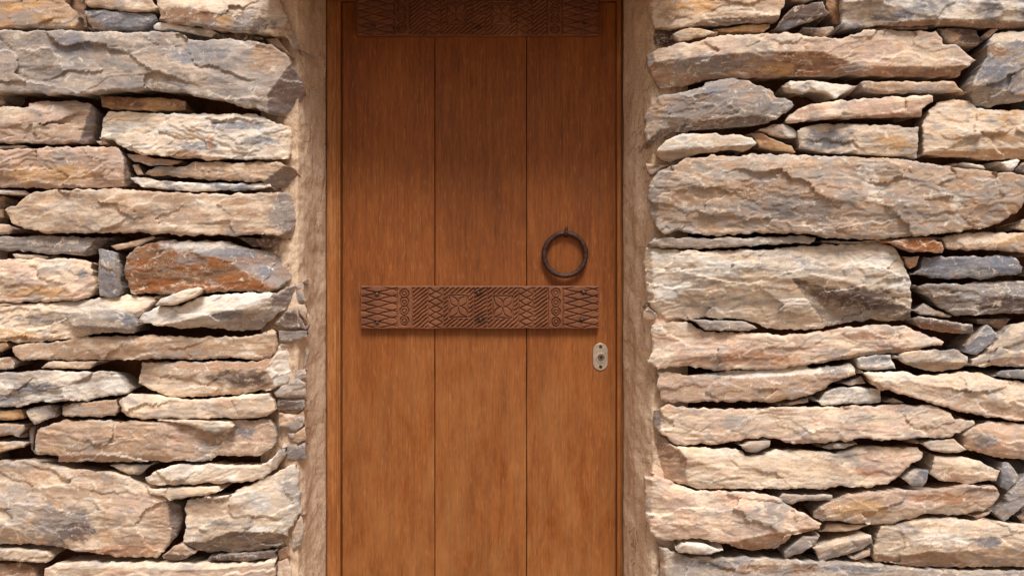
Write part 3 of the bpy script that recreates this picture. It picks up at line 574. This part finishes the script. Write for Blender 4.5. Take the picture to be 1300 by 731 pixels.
A('G','D',2,[(995,700),(1006,690),(1020,679),(1042,679.5),(1036,690),(1018,702),(996,709)])
A('H','T',4,[(1031,694),(1057,684),(1094,673),(1107,678),(1108,690),(1092,698),(1042,714),(1038,708)],[(1040,704,1094,686,.7,'H'),(1100,684,1036,696,.6,'C')],(),1.2)
A('G','T',6,[(1081,709),(1094,700),(1106,696),(1105,705),(1086,711)])
A('C','T',-2,[(1107,706),(1112,680),(1118,665),(1141,663),(1178,655),(1215,656),(1231,660),(1250,658),(1275,662),(1310,666),(1310,720),(1280,720),(1248,720),(1198,720),(1160,719),(1130,715),(1110,712)],[(1110,690,1190,700,.8,'R'),(1190,702,1310,690,.5,'T'),(1310,674,1118,676,.35,'C')],[(1255,688,15,9,'B'),(1190,685,40,12,'W')],1.4)
A('H','W',-3,[(856,697),(866,688),(890,688),(919,698),(903,704),(886,704),(861,702)])
A('H','C',-1,[(834,688),(855,700),(880,707),(920,705),(990,708),(1030,712),(1085,713),(1130,718),(1200,722),(1310,722),(1310,750),(835,750),(838,720)],[(856,698,860,750,.8,'T'),(1310,724,858,710,.8,'C')],[(900,716,35,5,'B'),(1080,722,50,5,'B'),(980,722,60,6,'R')],1.3)
A('T','D',9,[(819,207),(849,209),(838,216),(827,225),(820,215)])

# slate ends and chips packed into the corner beside the left reveal
A('H','G',9,[(346,498),(360,488),(378,479),(389,486),(389,503),(372,506),(351,505)],(),(),1.4)
A('D','G',11,[(351,506),(372,507),(387,505),(388,516),(378,524),(352,522)],(),(),2.0)
A('G','T',12,[(353,523),(378,525),(387,518),(388,538),(374,548),(353,543)],(),(),1.8)
A('T','D',13,[(364,549),(376,548),(388,540),(389,558),(378,564),(366,560)],(),(),1.5)
A('V','G',13,[(364,564),(378,565),(388,560),(389,582),(374,588),(363,585)],(),(),1.5)
A('T','C',14,[(376,386),(388,385),(391,396),(388,408),(378,398)],(),(),1.4)
A('H','T',12,[(374,470),(388,467),(390,478),(380,484),(375,480)],(),(),1.5)
A('T','H',12,[(370,676),(382,652),(387,668),(383,694),(371,700)],(),(),1.2)
A('R','T',14,[(352,699),(366,690),(370,706),(354,712)],(),(),1.4)
# ---------------------------------------------------------------- ground
bm = bmesh.new(); bmesh.ops.create_grid(bm, x_segments=8, y_segments=8, size=60)
g = link_mesh('ground', bm_mesh('ground', bm, M_GROUND), loc=(0, 0, 0)); g['kind'] = 'structure'
# ---------------------------------------------------------------- the wall
wall = tag(empty('stone_wall', (0, 0.3, 0)), 'rough wall of stacked slate and sandstone slabs on both sides of the wooden door', 'wall', None, 'thing')
import time; _t0 = time.time()
for i, (c1, c2, off, pts, cuts, pats, rough) in enumerate(STONES):
    V, F, sm, C = stone_mesh(i + 1, c1, c2, off, pts, cuts, pats, rough)
    link_mesh('stone', mesh_np('stone', V, F, M_STONE, sm, C), wall)
print('stones', len(STONES), 'seconds', round(time.time() - _t0, 1))
# earth and rubble packing deep behind the stones (its own relief)
def relief_sheet(name, prof, z0, z1, mat, amp, freq, dz=0.012, dx=0.012, parent=None, seed=0):
    """vertical sheet following a plan profile [(x, y), ...]"""
    pr = []
    for a, b in zip(prof[:-1], prof[1:]):
        L = math.hypot(b[0] - a[0], b[1] - a[1]); k = max(1, int(L / dx))
        for j in range(k): pr.append((a[0] + (b[0] - a[0]) * j / k, a[1] + (b[1] - a[1]) * j / k))
    pr.append(prof[-1]); pr = np.array(pr); n = len(pr)
    t = np.gradient(pr, axis=0); t = t / np.hypot(t[:, 0], t[:, 1])[:, None]; nr = np.stack([t[:, 1], -t[:, 0]], 1)
    for _ in range(4): nr = (np.roll(nr, 1, 0) + np.roll(nr, -1, 0) + nr) / 3 if n > 12 else nr
    nr[0] = nr[1]; nr[-1] = nr[-2]
    s_ = np.concatenate([[0], np.cumsum(np.hypot(*np.diff(pr, axis=0).T))])
    zs = np.arange(z0, z1 + dz * .5, dz); SS, ZZ = np.meshgrid(s_, zs)
    h = fbm(SS * freq, ZZ * freq * .8, seed, 5, .58) * amp * 2
    if seed == 21: h = h + fbm(SS * 45, ZZ * 34, 30, 4, .6) * .010 * (1 - sstep(.12, .20, SS))
    if seed == 22: h = h + fbm(SS * 45, ZZ * 34, 31, 4, .6) * .010 * (1 - sstep(.12, .20, SS))
    fade = np.clip(np.minimum((s_[-1] - SS) / 0.05, SS / 0.05), 0, 1); h = h * (0.04 + .96 * fade) if seed > 20 else h
    X = pr[None, :, 0] + nr[None, :, 0] * h; Y = pr[None, :, 1] + nr[None, :, 1] * h
    V = np.stack([X, Y, ZZ], 2).reshape(-1, 3); F = []
    for r in range(len(zs) - 1):
        for c in range(n - 1): a = r * n + c; F.append((a, a + 1, a + n + 1, a + n))
    return link_mesh(name, mesh_np(name, V, F, mat), parent)
XL, XR = -0.655, 0.425          # wall corners at the doorway
relief_sheet('packing', [(-2.3, .15), (-.70, .15)], 0, 2.75, M_CORE, .022, 16, .015, .015, wall, 3)
relief_sheet('packing', [(.46, .15), (2.3, .15)], 0, 2.75, M_CORE, .022, 16, .015, .015, wall, 4)
FY = 0.245                       # frame face
relief_sheet('plaster_reveal', [(-.80, .11), (-.715, .062), (-.668, .055), (-.655, .085), (-.650, .12), (-.646, .16), (-.626, FY + .004), (-.6275, FY + .03)], 0, 2.36, M_MORTAR, .0055, 10, .006, .006, wall, 21)
relief_sheet('plaster_reveal', [(.376, FY + .03), (.3745, FY + .004), (.398, .14), (.422, .08), (.438, .055), (.478, .06), (.56, .11)][::-1], 0, 2.36, M_MORTAR, .0055, 10, .006, .006, wall, 22)
# the body of the wall behind, the unseen lintel over the doorway
bm = box_bm(-2.3, -.70, .20, .55, 0, 2.75); link_mesh('wall_core', bm_mesh('wall_core', bm, M_CORE), wall)
bm = box_bm(.48, 2.3, .20, .55, 0, 2.75); link_mesh('wall_core', bm_mesh('wall_core', bm, M_CORE), wall)
bm = box_bm(-.698, .478, .03, .55, 2.185, 2.75); link_mesh('wall_core', bm_mesh('wall_core', bm, M_CORE), wall)
def slab_px(x0, x1, z0, z1):
    def q(x, z): return (650 + x / S, 365.5 - (z - ZC) / S)
    a, b = q(x0, z1), q(x1, z0); return a[0], a[1], b[0], b[1]
def poly_slab(rng, ax, ay, bx, by):
    pts = []; n = max(3, int((bx - ax) / 40)); j = min(4, (by - ay) * .12)
    for k in range(n): pts.append((ax + (bx - ax) * (k + rng.random() * .3) / n, ay + rng.uniform(0, j * 2)))
    pts.append((bx - rng.uniform(0, 6), ay + rng.uniform(0, j * 2))); pts.append((bx - rng.uniform(0, 4), (ay + by) / 2))
    for k in range(n, 0, -1): pts.append((ax + (bx - ax) * (k - rng.random() * .3) / n, by - rng.uniform(0, j * 2)))
    pts.append((ax + rng.uniform(0, 6), by - rng.uniform(0, j * 2))); pts.append((ax + rng.uniform(0, 4), (ay + by) / 2))
    return pts
ax, ay, bx, by = slab_px(-.80, .56, 2.145, 2.29)
V, F, sm, C = stone_mesh(901, 'C', 'T', -54, poly_slab(random.Random(5), ax, ay, bx, by), (), (), 1.0, 3.0, 60)  # out of view; pushed far forward to deepen shade on the door top
link_mesh('shade_lintel', mesh_np('shade_lintel', V, F, M_STONE, sm, C), wall)
# courses that run on past the edges of the photograph, one joined part
rng = random.Random(77); OV, OF, OS, OC = [], [], [], []; nv = 0
def courses(x0, x1, z0, z1):
    global nv
    z = z0
    while z < z1 - .03:
        h = min(rng.uniform(.07, .16), z1 - z); x = x0 + rng.uniform(-.05, 0)
        while x < x1 - .04:
            L = min(rng.uniform(.2, .6), x1 - x); 
            if x1 - (x + L) < .12: L = x1 - x
            a, b, c, d = slab_px(x, x + L, z, z + h)
            cc = rng.choice(['CT', 'TP', 'GH', 'CW', 'PC', 'HG', 'TY'])
            V, F, sm, C = stone_mesh(2000 + len(OS) % 9973, cc[0], cc[1], rng.uniform(-4, 5) + (11 if (abs(x - xl) < .25 or abs(x + L - xl) < .25 or abs(x - xr) < .25) else 0), poly_slab(rng, a + 1.5, b + 1.5, c - 1.5, d - 1.5), (), (), 1.0, 6.0)
            OV.extend(V); OF.extend([tuple(i + nv for i in f) for f in F]); OS.extend(sm); OC.append(C); nv += len(V)
            x += L
        z += h
xl, xr = (-8 - 650) * S, (1311 - 650) * S; zt, zb = ZC + (365.5 + 12) * S, ZC - (745 - 365.5) * S
courses(-2.3, xl, 0, 2.75); courses(xr, 2.3, 0, 2.75)
courses(xl, -.66, 0, zb); courses(.44, xr, 0, zb)
courses(xl, -.86, zt, 2.26); courses(.64, xr, zt, 2.26); courses(xl, xr, 2.26, 2.75)
o = link_mesh('more_stones', mesh_np('more_stones', OV, OF, M_STONE, OS, np.concatenate(OC)), wall); o['kind'] = 'stuff'
print('wall done', round(time.time() - _t0, 1))
# ---------------------------------------------------------------- door frame
fr = tag(empty('door_frame', (-.1, FY, 0)), 'light brown wooden frame fitted between plaster reveals, holding the plank door', 'door frame', None, 'thing')
DY = FY + .022                   # door face
def pxx(px, y): return (px - 650) * S * (D + y) / D
def pzz(py, y): return ZC - (py - 365.5) * S * (D + y) / D
fl0, fl1 = pxx(415, FY), pxx(431.5, FY); fr0, fr1 = pxx(783.5, FY), pxx(788.5, FY)
for (a, b) in ((pxx(408, FY), fl0 + .002), (fr1 - .002, pxx(801, FY))):
    bm = box_bm(a, b, FY + .02, FY + .085, 0, 2.235, .001); link_mesh('jamb_rebate', bm_mesh('jamb_rebate', bm, M_FRAME), fr)
for (a, b) in ((fl0, fl1), (fr0, fr1)):
    bm = box_bm(a, b, FY, FY + .09, 0, 2.24, .003)
    link_mesh('jamb', bm_mesh('jamb', bm, M_FRAME, False), fr)
# moulding bead along the inner edge of the left jamb
bm = box_bm(fl1 - .012, fl1 - .004, FY - .004, FY + .004, 0, 2.17, .003)
link_mesh('bead', bm_mesh('bead', bm, M_FRAME), fr)
bm = box_bm(fl0, fr1, FY + .002, FY + .09, 2.17, 2.30, .003); link_mesh('head', bm_mesh('head', bm, M_FRAME), fr)
for a in (fl1 + .0005, fr0 - .0165):
    bm = box_bm(a, a + .016, DY + .045, DY + .07, 0, 2.17, .001); link_mesh('stop', bm_mesh('stop', bm, M_FRAME), fr)
# ---------------------------------------------------------------- door
door = tag(empty('wooden_door', (-.1, DY + .02, 0.02)), 'orange brown plank door with two carved bars, iron ring and small keyhole plate', 'door', None, 'thing')
edges = [pxx(434, DY), pxx(552, DY), pxx(668.5, DY), pxx(782.5, DY)]
for k in range(3):
    bm = box_bm(edges[k] + .0009, edges[k + 1] - .0009, DY + (0, .0006, .0002)[k], DY + .04, .02, 2.165, .0022, 2)
    bmesh.ops.subdivide_edges(bm, edges=[q for q in bm.edges if abs(q.verts[0].co.z - q.verts[1].co.z) > 1], cuts=50)
    for v in bm.verts:
        sd = 1 if v.co.x > (edges[k] + edges[k + 1]) / 2 else -1
        v.co.x -= sd * .0009 * abs(float(pnoise(v.co.z * 9, k + sd * .4, 40 + k))); v.co.y += .0007 * float(pnoise(v.co.z * 2.5, k + sd * .3, 50))
    link_mesh('plank', bm_mesh('plank', bm, M_DOOR), door)
bm = box_bm(edges[0] + .01, edges[3] - .01, DY + .036, DY + .05, .03, 2.15); link_mesh('backing_board', bm_mesh('backing_board', bm, M_BLACK), door)
# ---- carved bar: real cut grooves
def carved(px_off, py_off, sc, sd=0):
    W, Hh = 303.0, 54.0; st = .5
    gx = np.arange(0, W + .01, st); gy = np.arange(0, Hh + .01, st); X, Y = np.meshgrid(gx, gy)
    jx = X + fbm(X / 12, Y / 12, 61 + sd, 3) * 1.1; jy = Y + fbm(X / 12, Y / 12, 62 + sd, 3) * 1.1; deep = 1 + .45 * fbm(X / 16, Y / 16, 63 + sd, 3)
    dp = np.zeros(X.shape); inY = (Y > 1.6) & (Y < Hh - 1.2)
    def cut(dist, w, dep, mask): 
        nonlocal dp
        dp = np.where(mask & inY, np.maximum(dp, deep * dep * np.clip(1.25 - 1.25 * dist / w, 0, 1) ** .8 * 1.7), dp)
    def vline(x): cut(np.abs(jx - x), 1.0, 1.6, (X > x - 2) & (X < x + 2))
    def lattice(x0, x1, s, ox, oy, pitch, w=.95):
        m = (X > x0) & (X < x1); L = math.sqrt(1 + s * s)
        for sg in (1, -1):
            v = (jy - oy - sg * s * (jx - ox)) / pitch; dd = np.abs(v - np.round(v)) * pitch / L; cut(dd, w, 1.7, m)
    def hatch(x0, x1, s, pitch, ph=0, y0=-9, y1=99, hole=None, w=1.15):
        m = (X > x0) & (X < x1) & (Y > y0) & (Y < y1)
        if hole: m &= ~((X > hole[0]) & (X < hole[2]) & (Y > hole[1]) & (Y < hole[3]))
        v = (jy + s * jx - ph) / pitch; dd = np.abs(v - np.round(v)) * pitch / math.sqrt(1 + s * s); cut(dd, w, 2.0, m)
    def rings(cx, ys):
        for cy in ys:
            r = np.hypot(jx - cx, jy - cy); m = r < 8
            cut(np.abs(r - 5.4), 1.05, 1.8, m); cut(np.abs(r - 2.6), .95, 1.6, m)
    def flower(x0, y0, x1, y1):
        m = (X > x0 - 2) & (X < x1 + 2) & (Y > y0 - 2) & (Y < y1 + 2)
        e = np.maximum(np.maximum(x0 - jx, jx - x1), np.maximum(y0 - jy, jy - y1)); cut(np.abs(e), .9, 1.6, m)
        cx, cy = (x0 + x1) / 2, (y0 + y1) / 2
        for sx in (-1, 1):
            for sy in (-1, 1):
                hw, hh = (x1 - x0) / 2 - 1.2, (y1 - y0) / 2 - 1.5; L = math.hypot(hw, hh); ux, uy = sx * hw / L, sy * hh / L
                t = ((jx - cx) * ux + (jy - cy) * uy) / L; n = (-(jx - cx) * uy + (jy - cy) * ux)
                wd = 4.4 * np.sin(np.clip(t, 0, 1) * np.pi) ** .8; mm = (t > .04) & (t < .99)
                cut(np.abs(np.abs(n) - wd), .85, 1.6, mm & m)
    x = lambda p: p - 457.5
    y = lambda p: p - 363
    lattice(x(459), x(503.2), .25, x(460.8), y(367), 9.1); vline(x(504.1)); rings(x(513.4), [y(372.7), y(383.4), y(394.4), y(407)]); vline(x(523.2))
    hatch(x(524.3), x(543), .82, 5.2, 1); vline(x(543.6)); lattice(x(544.3), x(562), .5, x(544.6), y(366), 8.7); vline(x(562.6))
    hatch(x(563.4), x(601), .82, 5.4, 2, hole=(x(568), y(373), x(596), y(405))); flower(x(570), y(375), x(594), y(403))
    vline(x(601.6)); hatch(x(602.4), x(618), .62, 5.0, 0); vline(x(618.6))
    hatch(x(619.4), x(657.6), .82, 5.4, 3, hole=(x(624), y(373.5), x(653), y(405))); flower(x(626), y(375.5), x(651), y(403.4))
    vline(x(658.2)); lattice(x(659), x(676.4), .5, x(660), y(365), 8.7); vline(x(677)); hatch(x(678), x(695), .75, 5.2, 2); vline(x(696)); 
    rings(x(705.7), [y(371.9), y(384), y(395.4), y(408.4)]); vline(x(715)); lattice(x(716), x(759.6), .25, x(717), y(367), 9.1)
    dp = dp + fbm(X / 22, Y / 10, 66, 4) * .5 + .25 * np.abs(fbm(X / 4, Y / 1.5, 68, 3))
    ed = np.minimum(np.minimum(X, W - X), np.minimum(Y, Hh - Y)); dp = dp + 1.0 * np.exp(-ed / .7)
    yb = DY - .020
    y3 = yb + dp * S * .8
    X2 = X + fbm(X * 0 + 3, Y / 9, 70, 2) * .6 * (np.clip(1 - np.minimum(X, W - X) / 8, 0, 1)); Y2 = Y + fbm(X / 50, Y * 0, 71, 3) * 1.4 * np.clip((Y - 30) / 24, 0, 1)
    px, py = px_off + X2 * sc, py_off + Y2 * sc
    k = S * (D + yb) / D; WX = (px - 650) * k; WZ = ZC - (py - 365.5) * k
    V = list(np.stack([WX, y3, WZ], 2).reshape(-1, 3)); n = len(gx); F = []; sm = []
    R = len(gy)
    for r in range(R - 1):
        for c in range(n - 1): a = r * n + c; F.append((a, a + n, a + n + 1, a + 1)); sm.append(True)
    ring = [c for c in range(n)] + [r * n + n - 1 for r in range(1, R)] + [(R - 1) * n + c for c in range(n - 2, -1, -1)] + [r * n for r in range(R - 2, 0, -1)]
    b = len(V)
    for i in ring: V.append(V[i])
    m_ = len(ring)
    for i in ring: v = V[i]; V.append(np.array((v[0], DY - .0005, v[2])))
    for i in range(m_): j = (i + 1) % m_; F.append((b + i, b + j, b + m_ + j, b + m_ + i)); sm.append(False)
    V_ = np.array([list(v) for v in V]); stn = np.zeros(len(V_))
    k2 = S * (D + yb) / D; PX = (650 + V_[:, 0] / k2 - px_off) / sc; PY = (365.5 - (V_[:, 2] - ZC) / k2 - py_off) / sc
    for (a_, b_, r_) in (((21, 10.5, 7), (21.5, 46.5, 6.5), (150, 9, 9), (152.5, 42.5, 11), (283.5, 8, 7), (281, 42.5, 7)) if not sd else ((152, 44, 6), (20, 42, 5))):
        q = np.hypot((PX - a_) / r_, (PY - b_) / r_ * 1.3) + fbm(PX / 5, PY / 5, 91, 3) * .6; stn = np.maximum(stn, 1 - sstep(.3, 1.1, q))
    colr = 1 - stn[:, None] * np.array([[.55, .57, .57]])
    return mesh_np('carved_bar', V, F, M_CARVE, sm, colr)
def nail(parent, px, py, y, r, square=False):
    bm = bmesh.new(); x, _, z = P(px, py, y)
    prof = [(r * 1.0, .0015), (r * 1.0, -.001), (r * .85, -.0028), (r * .45, -.0042)]; n = 4 if square else 12; rings = []
    for (q, dy) in prof:
        rings.append([bm.verts.new((x + q * math.cos(2 * math.pi * k / n + .78) * (1 + .08 * math.sin(3 * k)), y + dy, z + q * math.sin(2 * math.pi * k / n + .78))) for k in range(n)])
    for a, b in zip(rings[:-1], rings[1:]):
        for k in range(n): bm.faces.new((a[k], a[(k + 1) % n], b[(k + 1) % n], b[k]))
    bm.faces.new(rings[-1])
    bmesh.ops.recalc_face_normals(bm, faces=bm.faces)
    return link_mesh('nail', bm_mesh('nail', bm, M_NAIL), parent)
yb = DY - .020
lower = link_mesh('carved_bar', carved(457.5, 363, 1.0), door); lower['label'] = 'carved bar across the middle of the door'
upper = link_mesh('carved_bar', carved(453.2, -9.5, 1.013, 7), door); upper['label'] = 'carved bar at the top of the door, in shade'
for (px, py, sq) in ((478.5, 373.5, 0), (479, 409.5, 1), (607.5, 372, 0), (610, 405.5, 0), (741, 371, 0), (738.5, 405.5, 1)): nail(lower, px, py, yb, .0062, sq)
for (px, py, sq) in ((474, 1, 0), (605, 0, 0), (607, 35, 0), (741.5, 31, 0), (476, 34, 1)): nail(upper, px, py, yb, .0055, sq)
# ---- ring pull
def tube(pts, r, n=14, closed=False, seed=0):
    bm = bmesh.new(); rings = []; N = len(pts)
    for i, p in enumerate(pts):
        p = Vector(p); t = (Vector(pts[(i + 1) % N]) - Vector(pts[i - 1])) if closed or 0 < i < N - 1 else (Vector(pts[min(i + 1, N - 1)]) - Vector(pts[max(i - 1, 0)]))
        t.normalize(); u = t.cross(Vector((0, 1, 0)))
        if u.length < .1: u = t.cross(Vector((1, 0, 0)))
        u.normalize(); v = t.cross(u)
        rr = r * (1 + .16 * float(pnoise(i * .21 + seed, 0.5, 5)))
        rings.append([bm.verts.new(p + (u * math.cos(a) + v * math.sin(a)) * rr) for a in [2 * math.pi * k / n for k in range(n)]])
    M = N if closed else N - 1
    for i in range(M):
        a, b = rings[i], rings[(i + 1) % N]
        for k in range(n): bm.faces.new((a[k], a[(k + 1) % n], b[(k + 1) % n], b[k]))
    if not closed: bm.faces.new(rings[0]); bm.faces.new(rings[-1])
    bmesh.ops.recalc_face_normals(bm, faces=bm.faces)
    return bm
ry = DY - .012; c = P(717.3, 323.2, ry); R_ = 26.3 * S * (D + ry) / D
pts = [(c[0] + R_ * (1 + .012 * math.sin(2 * a + .6) + .006 * math.sin(5 * a)) * math.cos(a), ry + .004 * math.sin(a) - .002, c[2] + R_ * 1.03 * math.sin(a)) for a in [2 * math.pi * k / 72 for k in range(72)]]
ring = link_mesh('ring_handle', bm_mesh('ring_handle', tube(pts, .0082, 14, True), M_IRON, True), door)
tpx = P(718.5, 295.5, ry)
sp = [(tpx[0] + .0045 * math.cos(a) - .001, DY + .006 - .030 * math.sin(a) ** .7, tpx[2] - .002 + .002 * math.cos(a)) for a in [math.pi * k / 10 for k in range(11)]]
sp = [(tpx[0], DY + .01, tpx[2] + .006), (tpx[0], DY - .008, tpx[2] + .008), (tpx[0], DY - .020, tpx[2] + .006), (tpx[0], DY - .025, tpx[2]), (tpx[0], DY - .022, tpx[2] - .008), (tpx[0], DY - .010, tpx[2] - .011), (tpx[0], DY + .01, tpx[2] - .010)]
link_mesh('staple', bm_mesh('staple', tube(sp, .0052, 10), M_IRON, True), ring)
sp2 = [(tpx[0] + .002, DY - .018, tpx[2] + .006), (tpx[0] + .002, DY - .019, tpx[2] + .013), (tpx[0] + .003, DY - .016, tpx[2] + .019)]
link_mesh('staple_tip', bm_mesh('staple_tip', tube(sp2, .0044, 8), M_IRON, True), ring)
# ---- lock plate
def stadium(bm, cx, cz, hw, hh, y, n=12):
    pts = []
    for k in range(n + 1): a = math.pi * k / n; pts.append((cx + hw * math.cos(a), y, cz + (hh - hw) + hw * math.sin(a)))
    for k in range(n + 1): a = math.pi + math.pi * k / n; pts.append((cx + hw * math.cos(a), y, cz - (hh - hw) + hw * math.sin(a)))
    return [bm.verts.new(p) for p in pts]
def loft(loops, cap=True):
    def f(bm):
        for a, b in zip(loops[:-1], loops[1:]):
            for k in range(len(a)): bm.faces.new((a[k], a[(k + 1) % len(a)], b[(k + 1) % len(a)], b[k]))
        if cap: bm.faces.new(loops[-1])
        bmesh.ops.recalc_face_normals(bm, faces=bm.faces)
    return f
ly = DY - .003; c = P(762.3, 452.8, ly); k_ = S * (D + ly) / D; hw, hh = 9.3 * k_, 17.3 * k_
bm = bmesh.new(); L_ = [stadium(bm, c[0], c[2], hw, hh, DY), stadium(bm, c[0], c[2], hw, hh, ly + .0008), stadium(bm, c[0], c[2], hw - .001, hh - .001, ly)]
loft(L_)(bm); plate = link_mesh('lock_plate', bm_mesh('lock_plate', bm, M_BRASS), door)
def disc(name, cx, cz, y0, y1, r, mat, parent, n=20, inner=0.0, bev=.0006):
    bm = bmesh.new()
    def lp(r_, y): return [bm.verts.new((cx + r_ * math.cos(2 * math.pi * i / n), y, cz + r_ * math.sin(2 * math.pi * i / n))) for i in range(n)]
    loops = [lp(r, y0), lp(r, y1 + bev), lp(r - bev, y1)]
    if inner: loops += [lp(inner, y1), lp(inner, y1 + .004)]
    loft(loops, True)(bm); return link_mesh(name, bm_mesh(name, bm, mat), parent)
kc = P(763.2, 454, ly)
disc('cylinder_ring', kc[0], kc[2], ly + .0005, ly - .0022, 6.2 * k_, M_BRASS, plate, 24, 4.6 * k_)
disc('cylinder', kc[0], kc[2], ly + .001, ly - .0012, 4.3 * k_, M_CYL, plate, 20)
bm = box_bm(kc[0] - .0011, kc[0] + .0011, ly - .0018, ly + .001, kc[2] - .0055, kc[2] + .003); link_mesh('keyhole', bm_mesh('keyhole', bm, M_BLACK), plate)
disc('keyhole', kc[0], kc[2] + .002, ly + .001, ly - .0019, .0046, M_BLACK, plate, 12)
for dy in (-13, 12.6):
    sc_ = P(762.6, 452.8 + dy, ly); disc('screw', sc_[0], sc_[2], ly + .0005, ly - .0012, 2.2 * k_, M_NAIL, plate, 12)
    bm = box_bm(sc_[0] - .0042, sc_[0] + .0042, ly - .0016, ly - .0011, sc_[2] - .0005, sc_[2] + .0005); link_mesh('screw_slot', bm_mesh('screw_slot', bm, M_BLACK), plate)
